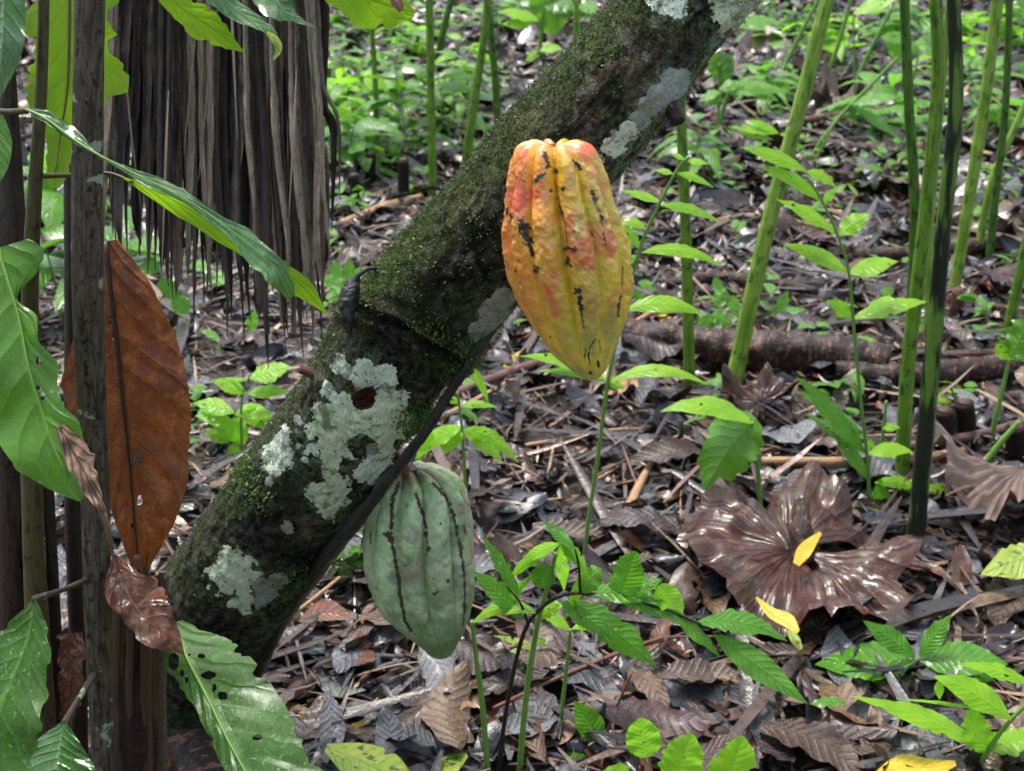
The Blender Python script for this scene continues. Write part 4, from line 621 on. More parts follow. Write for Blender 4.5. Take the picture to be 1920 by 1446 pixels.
# pale lichen crusts: each a thin raised skin on the bark
def lichen_m(name, c1, c2):
    b = NB(name); n = b.noise(180, 5, rg=.7); n2 = b.noise(600, 4, rg=.7); c = b.mix(b.mr(n, .35, .65), c1, c2); c = b.mix(b.mr(b.noise(60, 6, rg=.78), .51, .60), c, (.17, .21, .10)); c = b.mix(b.mr(n2, .56, .68), c, (.07, .09, .04))
    return b.end(c, .75, b.bump(b.ma('ADD', n, n2), .9, .0012), .3)
M['lichen'] = lichen_m('pale_green_lichen', (.46, .57, .36), (.70, .78, .58)); M['lichen_b'] = lichen_m('bluish_lichen', (.48, .60, .48), (.72, .80, .68)); M['lichen_g'] = lichen_m('greyish_lichen', (.22, .25, .22), (.34, .37, .34))
def lichen(blobs, mat, holes=(), label=None, amp=2.2, step=1.8, seed=0):
    blobs = [(a_, b__, c_ * 1.15) for a_, b__, c_ in blobs]; bl = np.array(blobs, float); x0, x1, y0, y1 = (bl[:, 0] - bl[:, 2] * 1.5).min(), (bl[:, 0] + bl[:, 2] * 1.5).max(), (bl[:, 1] - bl[:, 2] * 1.5).min(), (bl[:, 1] + bl[:, 2] * 1.5).max()
    X, Y = np.meshgrid(np.arange(x0, x1, step), np.arange(y0, y1, step), indexing='ij'); f = np.full(X.shape, -9.)
    for bx_, by_, br in blobs: f = np.maximum(f, (1 - np.hypot(X - bx_, Y - by_) / br) * min(1.3, br / 20))
    qn = np.stack([X / 22, Y / 22, X * 0 + seed], -1); f = f + .06 + amp * (fbm(qn, 1.3, 6, 50 + seed, .70) - .5)
    for hx, hy, hr in holes: f = np.minimum(f, (np.hypot(X - hx, Y - hy) / hr - 1) * 1.2 + .7 * (fbm(qn, 1.4, 4, 3) - .5))
    ok = f > 0; idx = -np.ones(X.shape, int); V = []
    for i, j in np.argwhere(ok):
        h = hit(X[i, j], Y[i, j])
        if h is None: continue
        idx[i, j] = len(V); th = .0007 * min(1., f[i, j] / .45) + .0007 * (fbm(np.array([X[i, j] / 14, Y[i, j] / 14, seed]), 1, 3, 5) - .5); V.append(h[0] + h[1] * (th))
    a, b_, c_, d_ = idx[:-1, :-1], idx[1:, :-1], idx[1:, 1:], idx[:-1, 1:]; k = (a >= 0) & (b_ >= 0) & (c_ >= 0) & (d_ >= 0)
    F = np.stack([a[k], d_[k], c_[k], b_[k]], -1)
    if not len(F): return
    lab = np.arange(len(V))
    while True:
        m_ = lab[F].min(1); nl = lab.copy(); np.minimum.at(nl, F.ravel(), np.repeat(m_, 4))
        if (nl == lab).all(): break
        lab = nl
    fl = lab[F[:, 0]]; ids, cnt = np.unique(fl, return_counts=True); V = np.array(V)
    for j, (i_, c_n) in enumerate(sorted(zip(ids, cnt), key=lambda z: -z[1])):
        if c_n < 14: continue
        sub = F[fl == i_]; uq, inv = np.unique(sub, return_inverse=True); o = obj('lichen_patch', V[uq], inv.reshape(-1, 4), M[mat], tree)
        if j == 0: tag(o, label)
lichen([(641, 790, 46), (682, 789, 40), (615, 780, 28), (727, 805, 40), (624, 843, 28), (619, 874, 17), (583, 807, 14), (740, 753, 26), (660, 835, 24), (706, 770, 24), (760, 790, 20)], 'lichen', [(682, 748, 22), (678, 836, 24), (750, 835, 12)], 'largest lichen crust, spread across the middle of the trunk', seed=1)
lichen([(641, 683, 17), (682, 703, 26), (718, 704, 24), (614, 735, 15), (668, 720, 14), (725, 735, 16), (632, 752, 13)], 'lichen_b', [(684, 755, 24)], 'bluish lichen patch below the black shrivelled pod', seed=2)
lichen([(695, 880, 28), (718, 872, 20), (675, 885, 14)], 'lichen_b', (), 'lichen patch next to the green pod stalk', seed=3)
lichen([(618, 935, 32), (632, 912, 22), (615, 958, 15), (590, 920, 12)], 'lichen', (), 'greenish lichen patch left of the black liana', seed=4)
lichen([(520, 858, 28), (525, 838, 22), (516, 880, 14), (534, 807, 8)], 'lichen_b', (), 'compact bluish lichen patch near the upper left trunk edge', seed=5)
lichen([(440, 1072, 40), (450, 1095, 22), (425, 1050, 18), (408, 1080, 14)], 'lichen', (), 'round green lichen patch near the trunk base', seed=6)
lichen([(458, 1127, 18), (440, 1132, 10)], 'lichen', (), 'small green lichen spot lowest on the trunk', seed=7)
lichen([(500, 1105, 22), (518, 1090, 18), (486, 1125, 14)], 'lichen_g', (), 'grey lichen beside the lowest green spot', seed=8)
lichen([(583, 838, 9), (592, 850, 6), (575, 848, 5), (560, 835, 5), (571, 862, 5)], 'lichen_b', (), 'sprinkle of tiny lichen spots', amp=.7, seed=9, step=1.6)
lichen([(1385, -5, 46), (1372, 25, 30), (1400, -40, 50), (1366, 42, 18)], 'lichen', (), 'pale lichen crust at the top right of the trunk', seed=10)
lichen([(1248, 2, 24), (1270, 12, 18), (1235, -12, 24)], 'lichen_b', (), 'lichen crust cut off by the top of the frame', seed=11)
lichen([(1262, 158, 26), (1240, 176, 24), (1218, 204, 20), (1200, 228, 18), (1275, 150, 18)], 'lichen_g', (), 'long grey-green lichen streak on the lower right trunk edge', seed=12)
lichen([(1158, 266, 18), (1140, 280, 14), (1180, 240, 16), (1128, 300, 10)], 'lichen_b', (), 'lichen spots above the right shoulder of the yellow pod', seed=13)
lichen([(925, 590, 26), (900, 622, 20), (945, 560, 20)], 'lichen_g', (), 'pale smooth lichen on the underside left of the yellow pod', seed=14, amp=1.1)
lichen([(540, 990, 11), (700, 842, 12), (655, 700, 10), (745, 872, 10), (560, 790, 9), (505, 905, 7)], 'lichen_g', (), 'faint scattered grey lichen flecks', seed=15, amp=1.2)
# moss: a pelt of little shoots
def moss(n, zones, L, seed, colA, colB, label, wsc=.0007, thr=None):
    r = np.random.RandomState(seed); vis = np.argwhere(front); w = np.zeros(len(vis)); X, Y = bx[vis[:, 0], vis[:, 1]], by[vis[:, 0], vis[:, 1]]; S = side[vis[:, 0], vis[:, 1]]
    if zones is None: w = .08 + 1.2 * ss(.2, -.95, S) * (.3 + .7 * ss(700, 520, Y)) + .7 * ss(.45, .62, f1[vis[:, 0], vis[:, 1]]); w *= 1 - .75 * ss(640, 760, Y) * ss(-.7, -.4, S); w *= (1 - .9 * np.clip(brown[vis[:, 0], vis[:, 1]], 0, 1)) * (1 - .95 * ringm[vis[:, 0], vis[:, 1]])
    else:
        for x, y, rr_ in zones: w += np.exp(-((X - x) ** 2 + (Y - y) ** 2) / (2 * rr_ ** 2))
    w = w ** 1.5; pick = vis[r.choice(len(vis), n, p=w / w.sum())]; p = tV[pick[:, 0], pick[:, 1]]; nn = dirs[pick[:, 0], pick[:, 1]]
    p = p + r.normal(0, .0012, p.shape) - nn * .0005; ln = r.uniform(L[0], L[1], n)[:, None]; dv = nn + r.normal(0, .55, p.shape) + np.array([0, 0, -.15]); dv /= np.linalg.norm(dv, axis=1)[:, None]
    sv = np.cross(dv, r.normal(0, 1, p.shape)); sv /= np.linalg.norm(sv, axis=1)[:, None]; ww = (wsc * r.uniform(.6, 1.5, n))[:, None]
    V = np.stack([p - sv * ww * .6, p + dv * ln * .55 - sv * ww, p + dv * ln, p + dv * ln * .55 + sv * ww], 1).reshape(-1, 3); F = np.arange(4 * n).reshape(n, 4)
    m_ = r.rand(n, 1) ** 1.5; c = np.array(colA) * (1 - m_) + np.array(colB) * m_; c = np.repeat(c, 4, 0)
    o = obj('moss', V, F, M['moss'], tree, col=c, smooth=False); tag(o, label, kind='stuff')
M['moss'] = tint_mat('moss_shoots', .5, 300, .3, .0, .001, .4, 0, .3)
moss(46000, None, (.0010, .0030), 1, (.025, .045, .014), (.17, .22, .09), 'short dark green moss pelt on the trunk', .0006)
moss(1100, [(735, 500, 26), (700, 530, 18), (790, 470, 25), (1125, 95, 22), (1150, 110, 12), (690, 560, 20)], (.0018, .0045), 2, (.10, .17, .03), (.30, .40, .08), 'tufts of bright yellow-green moss', .0008)
moss(3500, [(880, 660, 22), (800, 815, 20), (790, 840, 15), (820, 625, 18), (800, 605, 14), (860, 690, 20), (780, 780, 25), (460, 880, 18), (480, 930, 25), (560, 1100, 30)], (.003, .007), 3, (.05, .11, .02), (.15, .27, .05), 'small fern-like liverwort fringe', .0009)
moss(4500, [(700, 300, 500), (900, 260, 200)], (.0015, .004), 5, (.07, .11, .04), (.34, .40, .22), 'light moss shoots', .0005)
def stub(x, y, dx, dy, L, r, mt, name='branch_stub'):
    h = hit(x, y)
    if h: a = h[0] - h[1] * .01; e = h[0] + (RV * dx - UV * dy) * L; tube(name, [a, (a + e) / 2 + UV * .002, e], [r * 1.3, r, r * .75], M[mt], tree, n=16, m=12, rough=.25, rs=90)
stub(588, 712, -1, -.75, .014, .0055, 'stump_red'); stub(1262, 190, .25, 1, .018, .008, 'log'); stub(1286, 196, .3, 1, .022, .0045, 'stump')
# ------------------------------------------------------------------ THE PODS
def smear(px, py, marks, jit):
    m = np.zeros(px.shape)
    for mk in marks: 
        d = polyd(mk[1] if len(mk[1]) > 1 else [mk[1][0], (mk[1][0][0] + .1, mk[1][0][1])], px, py); m = np.maximum(m, ss(1., -1., (d - mk[0] * .95 + jit * max(1.6, mk[0] * 1.25)) / 1.0))
    return m
def pod(name, label, stations, d0, d1, tilt, amp, marks, colf, mat, furrow0, seed, nv=330, na=440, wart=.046, alt=.22):
    S = np.array(stations, float); v = np.linspace(0, 1, nv); yy = S[0, 0] + (S[-1, 0] - S[0, 0]) * v; t_ = (yy - S[0, 0]) / (S[-1, 0] - S[0, 0])
    # smooth profile along arc, denser sampling at the ends
    sm = cr(S, nv); yy, cx, hw = sm[:, 0], sm[:, 1], np.maximum(sm[:, 2], .4); v = (yy - yy[0]) / (yy[-1] - yy[0]); dd = d0 + (d1 - d0) * v
    th = np.linspace(-math.pi, math.pi, na, endpoint=False)[None]; A = th - furrow0 + .10 * np.sin(v * 5 + seed)[:, None] * 0; rid = (np.abs(np.sin(5 * A)) + .0) ** .78
    major = .5 + .5 * np.cos(5 * A); am = amp * ((1.45 - .75 * v) * (1 - ss(.72, 1., v)))[:, None] * (1 - alt + alt * 2 * (np.abs(np.round(A / (math.pi / 5))) % 2 == 0)) 
    rf = 1 - am * (1 - rid) - .030 * (1 - v[:, None]) ** .5 * np.exp(-(np.sin(5 * A) / .16) ** 2) * (amp > 0)
    Rm = (hw / FPX * dd)[:, None]; q_ = np.stack([np.cos(th) * 1. + 0 * v[:, None], np.sin(th) + 0 * v[:, None], (v[:, None] * 3.2) + 0 * th], -1)
    rf = rf + wart * (fbm(q_, 4.2, 3, seed) - .5) * 2 * (.3 + .7 * rid) + wart * .55 * (fbm(q_, 13, 3, seed + 3) - .5) * 2
    x = cx[:, None] + hw[:, None] * rf * np.sin(th); lob = hw[:, None] * .30 * (rid - .35) * np.exp(-v / .07)[:, None]
    y = yy[:, None] + hw[:, None] * rf * np.cos(th) * tilt - lob; dep = dd[:, None] - Rm * rf * np.cos(th) * math.sqrt(1 - tilt * tilt * .8)
    V = P(x, y, dep); px, py = x, y; jit = (fbm(np.stack([x / 7, y / 7, x * 0 + seed], -1), 1, 4, seed, .75) - .5) * 2.6
    fr = (np.cos(th) > -.1); mk = smear(px, py, marks, jit) * fr; q_w = V * 1.0
    c = colf(px, py, rid, v[:, None] + 0 * th, q_w); c = mixc(c, (.012, .008, .007) if mat == 'pod_y' else (.045, .022, .013), mk)
    V = V + (C0 - V) / np.linalg.norm(C0 - V, axis=-1)[..., None] * (.0006 * (mk * (fbm(q_w, 900, 2, 5))))[..., None]
    root = thing(name, V[0].mean(0), label, 'cacao pod'); Vf = V.reshape(-1, 3); F = grid_faces(nv, na, True)
    k = len(Vf); Vf = np.vstack([Vf, V[0].mean(0), V[-1].mean(0)]); cf = np.vstack([c.reshape(-1, 3), c[0, :1], c[-1, :1]]); stv = np.concatenate([mk.ravel(), [0, 0]]); stv = np.stack([stv, np.concatenate([rid.ravel() + 0 * mk.ravel(), [0, 0]]), stv * 0], -1)
    j = np.arange(na); j2 = (j + 1) % na; T = np.vstack([F[:, [0, 1, 2]], F[:, [0, 2, 3]], np.stack([j2, j, np.full(na, k)], -1), np.stack([(nv - 1) * na + j, (nv - 1) * na + j2, np.full(na, k + 1)], -1)])
    obj('body', Vf, T, M[mat], root, col=cf, st=stv); return root
def pod_mat(name, r0, coat, bs):
    b = NB(name); c = b.attr('tint').outputs['Color']; mk = b.n('SeparateXYZ', {0: b.attr('st').outputs['Vector']}).outputs[0]; n = b.noise(130, 5, rg=.6); f = b.noise(520, 4, rg=.7)
    c = b.mix(1., c, b.mix(b.mr(n, .3, .7), (.86,) * 3, (1.12,) * 3), 'MULTIPLY'); c = b.mix(b.mr(f, .70, .74, 0, .7), c, (.03, .02, .015))
    rr = b.ma('ADD', b.mr(b.noise(70, 3), .35, .65, r0 - .08, r0 + .10), b.ma('MULTIPLY', mk, .35))
    return b.end(c, rr, b.bump(b.ma('ADD', n, b.ma('MULTIPLY', f, .35)), bs, .0012), .5, 0, None, coat)
M['pod_y'] = pod_mat('ripe_yellow_pod_skin', .20, .7, .8); M['pod_g'] = pod_mat('unripe_green_pod_skin', .42, .12, .9)
def gz(x, y, cx_, cy_, sx, sy=None): sy = sy or sx; return np.exp(-((x - cx_) ** 2 / (2 * sx * sx) + (y - cy_) ** 2 / (2 * sy * sy)))
def col_y(x, y, rid, v, w):
    a, b_, c_ = fbm(w, 45, 4, 61), fbm(w, 28, 3, 62), fbm(w, 110, 4, 63); c = np.zeros(x.shape + (3,)) + np.array([.86, .60, .03])
    c = mixc(c, (.86, .66, .05), (1 - rid) * .8); orange = ss(1010, 960, x) + .8 * gz(x, y, 985, 560, 34, 110); c = mixc(c, (.78, .30, .02), orange * .8); c = mixc(c, (.76, .26, .03), .75 * ss(560, 380, y) * ss(1110, 980, x) * (.5 + .5 * rid))
    gr = gz(x, y, 1100, 440, 26, 60) * 1.0 + gz(x, y, 1100, 590, 45, 70) * .7 + gz(x, y, 1060, 470, 20, 30) * .5 + .9 * gz(x, y, 1105, 706, 40, 12) + .35 * ss(.5, .65, b_); c = mixc(c, (.40, .42, .08), gr * (.75 + ss(.42, .6, a)) * (.3 + .7 * rid))
    rd = .95 * gz(x, y, 1035, 420, 26, 70) + 1.1 * gz(x, y, 1010, 355, 22, 20) + 1. * gz(x, y, 972, 370, 18, 30) + .9 * gz(x, y, 1050, 520, 26, 50) + .7 * gz(x, y, 1110, 410, 22, 70) + .55 * gz(x, y, 1150, 430, 16, 60) + .5 * gz(x, y, 1120, 540, 25, 40) + 1.1 * gz(x, y, 1045, 275, 70, 22) + .5 * gz(x, y, 952, 480, 12, 30) + .35 * gz(x, y, 1040, 620, 25, 50)
    c = mixc(c, (.70, .115, .045), rd * (.35 + 1.1 * ss(.42, .58, a)) * (.3 + .7 * rid) * .95); c = mixc(c, (.60, .26, .10), ss(.50, .62, c_) * .45 * rid * ss(690, 600, y)); c = mixc(c, (.36, .42, .08), ss(.50, .62, fbm(w, 70, 4, 64)) * .28 * ss(1000, 1060, x))
    top = ss(345, 290, y); c = mixc(c, (.40, .20, .09), top * .5 * ss(.4, .6, b_)); return c
YM = [(9, [(979, 420), (986, 440)]), (9, [(988, 438), (992, 452)]), (5, [(995, 462), (1000, 478)]), (4.5, [(1021, 288), (1028, 312)]), (3.6, [(1004, 340), (1020, 326)]), (3.4, [(1075, 300), (1090, 318)]), (4.5, [(1054, 353), (1056, 352)]), (3, [(1043, 317), (1044, 322)]), (4, [(1110, 360), (1117, 376)]), (3.2, [(1127, 404), (1128, 412)]), (2.6, [(1132, 434), (1134, 449)]), (2.2, [(1135, 458)]),
      (3, [(1050, 386), (1056, 408)]), (5.5, [(1062, 467), (1075, 467)]), (3.2, [(1066, 484), (1063, 494)]), (2.4, [(1070, 499)]), (4.2, [(1006, 502), (1006, 509)]), (6, [(1079, 546), (1088, 546)]), (4.6, [(1087, 558), (1090, 577)]), (1.3, [(1090, 580), (1092, 600), (1095, 616)]), (2.8, [(1093, 603)]), (2.6, [(1164, 556), (1160, 574), (1159, 590)]), (1.3, [(1166, 540), (1168, 500)]),
      (3, [(975, 529)]), (2.2, [(967, 508)]), (3.2, [(1031, 631)]), (2.5, [(1122, 678), (1122, 688)]), (3, [(1107, 700)]), (1.1, [(1116, 636), (1106, 652), (1103, 668), (1107, 684)]), (1, [(1124, 640), (1126, 660)]), (1, [(1098, 655), (1096, 672)]), (2.2, [(951, 390), (950, 400)]), (2.8, [(958, 402), (958, 414)]), (3, [(1033, 358)]), (1.8, [(1076, 434)]), (1.6, [(1084, 427)]), (1.8, [(1107, 433), (1110, 440)]), (1.3, [(985, 460)]), (1.3, [(978, 464)]), (1.5, [(972, 489)]), (2.4, [(981, 338)]), (1.3, [(1116, 380), (1126, 400), (1130, 425)]), (1.3, [(1046, 370), (1060, 420), (1063, 452)])]
yp = pod('yellow_cacao_pod', 'ripe yellow cacao pod flushed orange-red with black scabs, hanging before the trunk', [(276, 1040, 8), (273, 1040, 34), (277, 1040, 58), (290, 1041, 76), (318, 1044, 89), (360, 1048, 99), (405, 1053, 111), (455, 1061, 119), (505, 1067, 119), (550, 1075, 111), (595, 1081, 94), (635, 1087, 74), (668, 1094, 53), (692, 1102, 34), (706, 1106, 20), (713, 1106, 6)], .985, 1.055, -.0 + .10, .215, YM, col_y, 'pod_y', -.05, 4)
tube('stalk', [P(1036, 284, .985), P(1030, 276, 1.03), P(1018, 285, 1.09)], [.006, .005, .007], M['stem_brown'], yp, n=12, m=10)
def col_g(x, y, rid, v, w):
    a, b_, c_ = fbm(w, 50, 4, 71), fbm(w, 25, 3, 72), fbm(w, 170, 4, 73); c = np.zeros(x.shape + (3,)) + np.array([.30, .46, .20])
    c = mixc(c, (.42, .57, .32), ss(.42, .62, a)); c = mixc(c, (.12, .19, .07), ss(.47, .62, b_) * .8); c = mixc(c, (.20, .17, .10), ss(.58, .68, fbm(w, 90, 5, 74)) * .6); c = mixc(c, (.34, .40, .30), ss(.56, .7, c_) * .4)
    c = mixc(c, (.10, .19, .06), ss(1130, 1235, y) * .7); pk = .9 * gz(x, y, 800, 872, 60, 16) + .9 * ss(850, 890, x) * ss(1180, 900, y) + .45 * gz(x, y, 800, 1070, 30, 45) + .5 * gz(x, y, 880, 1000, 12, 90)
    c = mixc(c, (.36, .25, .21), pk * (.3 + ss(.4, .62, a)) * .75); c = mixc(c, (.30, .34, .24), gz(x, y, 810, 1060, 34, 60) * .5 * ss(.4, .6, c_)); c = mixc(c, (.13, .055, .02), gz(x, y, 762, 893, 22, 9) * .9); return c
GM = [(4.2, [(748, 905), (738, 935), (734, 965), (733, 1000)]), (8.5, [(729, 1002), (731, 1008)]), (3.1, [(735, 1020), (742, 1055), (748, 1090), (753, 1130), (760, 1165), (770, 1182)]), (3.6, [(778, 925), (788, 950), (794, 965)]), (2.6, [(794, 965), (799, 990)]), (3.2, [(799, 1000), (799, 1006)]), (3.6, [(803, 1028), (802, 1033)]), (1.2, [(799, 1006), (802, 1028)]),
      (3.4, [(812, 905), (835, 930), (850, 965), (860, 1010), (867, 1050)]), (2.8, [(867, 1050), (872, 1100), (871, 1145)]), (1.5, [(871, 1145), (868, 1175)]), (3, [(838, 1092), (841, 1091)]), (3.4, [(815, 1114), (819, 1111)]), (1.7, [(812, 1085)]), (1.7, [(815, 1078)]), (1.5, [(695, 1000), (695, 1020)]), (1.8, [(885, 1120)]), (2, [(800, 1040)]), (1.5, [(760, 1060)]), (2.2, [(826, 983)]), (1.6, [(870, 985), (873, 1000)])]
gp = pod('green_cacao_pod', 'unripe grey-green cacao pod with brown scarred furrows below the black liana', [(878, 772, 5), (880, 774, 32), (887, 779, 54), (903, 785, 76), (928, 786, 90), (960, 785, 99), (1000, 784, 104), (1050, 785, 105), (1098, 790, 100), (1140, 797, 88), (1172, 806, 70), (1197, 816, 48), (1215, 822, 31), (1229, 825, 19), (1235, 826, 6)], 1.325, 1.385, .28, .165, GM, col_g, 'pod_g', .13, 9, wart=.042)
tube('stalk', [P(768, 892, 1.315), P(760, 878, 1.318), P(750, 862, 1.325), P(728, 845, 1.345)], [.013, .009, .0075, .009], M['stem_brown'], gp, n=20, m=12, rough=.15, rs=80)
ch = thing('shrivelled_pod', P(660, 560, 1.14), 'small black shrivelled young pod hooked on the upper left trunk edge', 'dried pod')
V, F, st_ = tube_arr([P(666, 524, 1.150), P(658, 545, 1.148), P(652, 575, 1.146), P(652, 602, 1.146), P(656, 628, 1.150)], [.0045, .0085, .0085, .0065, .0015], 60, 30)
V = V.reshape(-1, 3); cc = V.mean(0); V = V + (V - cc) * (.22 * (fbm(V, 190, 3, 2) - .5) + .10 * (fbm(V, 420, 2, 3) - .5))[:, None] * 1.6
q4 = F[F[:, 2] != F[:, 3]]; t3 = F[F[:, 2] == F[:, 3]][:, :3]; obj('body', V, np.vstack([q4[:, [0, 1, 2]], q4[:, [0, 2, 3]], t3]), M['vine'], ch, st=st_)
tube('stalk', [P(666, 528, 1.15), P(674, 515, 1.148), P(690, 505, 1.148), P(702, 504, 1.15), P(706, 512, 1.155), P(703, 530, 1.17)], [.0032, .002, .0018, .0018, .002, .003], M['vine'], ch, n=24, m=8, rough=.15)
vn_ = tube('black_liana', [P(975, 550, 1.20), P(940, 592, 1.175), P(895, 655, 1.165), P(850, 725, 1.18), P(800, 806, 1.20), P(745, 878, 1.235), P(690, 950, 1.275), P(640, 1010, 1.33), P(585, 1080, 1.42), P(530, 1160, 1.52), P(480, 1260, 1.62), P(455, 1345, 1.75)], [.0062, .0050, .0058, .0052, .0050, .0055, .0065, .009, .010, .010, .011, .012], M['vine'], n=200, m=16, rough=.22, rs=70, loc=G(455, 1400)); tag(vn_, 'thin black liana stretched along the underside of the leaning trunk', 'liana')
# ------------------------------------------------------------------ DEAD PALM LEAF HANGING LIKE A SKIRT
r = random.Random(77); sk = thing('hanging_palm_leaf', PYp(400, -150, 1.55) , 'dead palm leaf hanging as a curtain of folded grey-brown strips at upper left', 'palm leaf')
def env(x):   # where the strips end
    return float(np.interp(x, [190, 260, 330, 400, 450, 510, 560, 600, 630], [470, 500, 560, 590, 610, 640, 650, 640, 470]))
def strip(x0, x1, yend, hw, d, mt, seed, fold):
    ym = -60 + (yend + 60) * .5; yt = yend - r.uniform(50, 200); w1, w2 = r.uniform(-9, 9), r.uniform(-9, 9); mid = [(x0, -90, d - .02), (x0 + (x1 - x0) * .25 + w1 * .5, -60 + (yend) * .25, d), (x0 + (x1 - x0) * .5 + w1, ym, d + .01), (x0 + (x1 - x0) * .82 + w2, yt, d + .02), (x1, yend, d + .04)]
    leaf('leaflet', mid, [hw * r.uniform(.6, 1.2), hw, hw * r.uniform(.6, 1.3), hw * r.uniform(.5, 1.), 0.8], [hw * r.uniform(.5, 1.1), hw * .8, hw * r.uniform(.6, 1.2), hw * .8, .8], M[mt], sk, gy=0, gx=r.uniform(-1.6, 1.6), fold=fold, wav=.5, nwav=r.choice([1, 2, 3]), ns=50, nt=2, seed=seed, crum=.6, bite=.25)
for i in range(34):      # back layer
    x = 192 + i * 12.6; xe = x + (x - 330) * .05; strip(x, xe, min(env(xe), 560) - r.uniform(30, 160), r.uniform(9, 13), 1.56 + r.uniform(0, .03), r.choice(['strip_d', 'strip_d', 'strip_m']) , i, r.uniform(-.5, .5))
for i in range(58):      # front layer
    x = 196 + 388 * (i + r.uniform(-.3, .3)) / 58; xe = x + (x - 330) * .17 + r.uniform(-6, 6); ye = env(xe) - r.uniform(0, 130) * (1 if r.random() < .6 else .2); u = (x - 196) / 388
    mt = r.choices(['strip_d', 'strip_m', 'strip_l'], [max(.08, .8 - 1.1 * u), .5, max(0., 1.5 * u - .30)])[0]; strip(x, xe, ye, r.choice([4, 6, 8, 10, 13]) * r.uniform(.8, 1.1), 1.50 + r.uniform(0, .05), mt, 50 + i, r.choice([-1, 1]) * r.uniform(.1, 1.1))
for i in range(7):      # loose fibres lying across the strips
    x = r.uniform(210, 600); dx = r.uniform(-45, 45); y0 = r.uniform(-60, 250); leaf('fibre', [(x, y0, 1.485), (x + dx * .4, y0 + 120, 1.48), (x + dx, y0 + r.uniform(220, 380), 1.485)], [1, 2.2, .6], [1, 2.2, .6], M[r.choice(['strip_l', 'strip_m', 'strip_d'])], sk, gy=0, ns=20, nt=1, seed=i)
for x, ye, hw in [(497, 692, 7), (530, 655, 6), (563, 672, 10), (600, 668, 5), (420, 630, 5), (452, 628, 5), (357, 615, 5), (318, 560, 6)]: strip(x - (x - 330) * .15, x + 6, ye, hw, 1.50, 'strip_d', int(x), .9)
for x0, x1, ye, hw, mt in [(578, 622, 505, 7, 'strip_l'), (588, 637, 372, 5, 'strip_m'), (570, 610, 560, 8, 'strip_l'), (540, 575, 600, 8, 'strip_l'), (505, 540, 560, 7, 'strip_l'), (455, 480, 540, 7, 'strip_l'), (350, 352, 520, 7, 'strip_l'), (372, 395, 540, 6, 'strip_l')]: strip(x0, x1, ye, hw, 1.49, mt, int(x0) + 3, r.choice([-.9, .9]))
tube('petiole', [P(380, -420, 1.45), P(385, -260, 1.48), P(390, -110, 1.52)], [.012, .014, .02], M['stalk'], sk, n=12, m=10)
# ------------------------------------------------------------------ SAPLINGS AND STALKS AT THE LEFT
def pole(name, pts, hw, mat, parent=None, rough=.06, m=18, label=None, cat=None, group=None, n=70, ext=True):
    P3 = [P(*p) for p in pts]
    if ext:   # carry on down to the ground
        v = P3[-1] - P3[-2]; v = v / abs(v[2]) if v[2] < 0 else np.array([0, 0, -1.]); e = P3[-1] + v * max(0, P3[-1][2] + .02); P3.append(e); hw = list(hw) + [hw[-1]]
    d = [proj(p)[2] for p in P3]; rad = [h / FPX * p[2] for h, p in zip(hw, pts)]; rad += [rad[-1]] * (len(P3) - len(rad)); o = tube(name, P3, rad, M[mat], parent, n=n, m=m, rough=rough, rs=35, **({} if parent is not None else {'loc': P3[-1]})); 
    return tag(o, label, cat, group)
def gpt(x, y, d): p = P(x, y, d); return np.array([p[0], p[1], 0.])
s1 = thing('cacao_sapling', gpt(196, 1446, 1.22), 'lichen-spotted grey sapling stem at the left, with broad leaves low down', 'sapling')
pole('stem', [(170, -90, .93), (167, 100, .95), (164, 300, .98), (164, 500, 1.01), (169, 700, 1.05), (178, 900, 1.09), (184, 1150, 1.14), (194, 1446, 1.20)], [28, 28, 29, 29, 27, 26, 25, 21], 'sap', s1, rough=.05, n=110, m=28)
leaf('leaf', [(64, 1122, .99), (54, 1190, .99), (24, 1270, .985), (-12, 1360, .98), (-40, 1500, .98)], [4, 42, 74, 90, 80], [3, 50, 70, 80, 60], M['leaf_worn'], s1, gy=.4, gx=-.5, fold=.25, wav=.12, bite=.15, seed=41, nt=12)
tube('petiole', [P(168, 1086, 1.12), P(120, 1105, 1.05), P(64, 1124, .99)], [.0032, .0022, .003], M['sap'], s1, n=14)
leaf('leaf', [(120, 1354, 1.06), (112, 1400, 1.05), (106, 1450, 1.04), (104, 1540, 1.03)], [4, 48, 78, 90], [4, 48, 72, 90], M['leaf_dark'], s1, gy=.5, gx=-.3, fold=.3, seed=42, nt=10, holes=[(160, 1398, 4, 3), (131, 1368, 3, 2)])
tube('petiole', [P(176, 1266, 1.14), P(145, 1315, 1.1), P(120, 1358, 1.06)], [.0034, .0025, .003], M['sap'], s1, n=14)
s2 = thing('cacao_sapling', gpt(62, 1446, 1.15), 'slender olive-brown sapling stem carrying the big chewed backlit leaf', 'sapling')
pole('stem', [(84, -90, .97), (78, 150, .99), (67, 330, 1.01), (58, 500, 1.04), (55, 700, 1.08), (60, 900, 1.12)], [10, 11, 13, 15, 17, 20], 'sap_green', s2, rough=.03)
leaf('leaf', [(130, -80, 1.06), (130, 60, 1.06), (126, 170, 1.06), (112, 260, 1.06), (101, 352, 1.05)], [85, 104, 112, 62, 10], [70, 92, 86, 34, 10], M['leaf_back'], s2, gy=0, gx=.25, wav=.06, bite=.32, seed=43, nt=16, ns=90, holes=[(70, 70, 12, 3), (150, 240, 6, 9), (214, 225, 12, 8)])
midrib([(130, -80, 1.06), (130, 60, 1.06), (126, 170, 1.06), (112, 260, 1.06), (101, 352, 1.05)], .0016, M['sap_green'], s2, lift=.002)
L5 = [(232, 333, 1.03), (275, 352, 1.03), (345, 388, 1.03), (430, 445, 1.02), (500, 492, 1.01), (560, 532, 1.0), (614, 590, 1.0)]
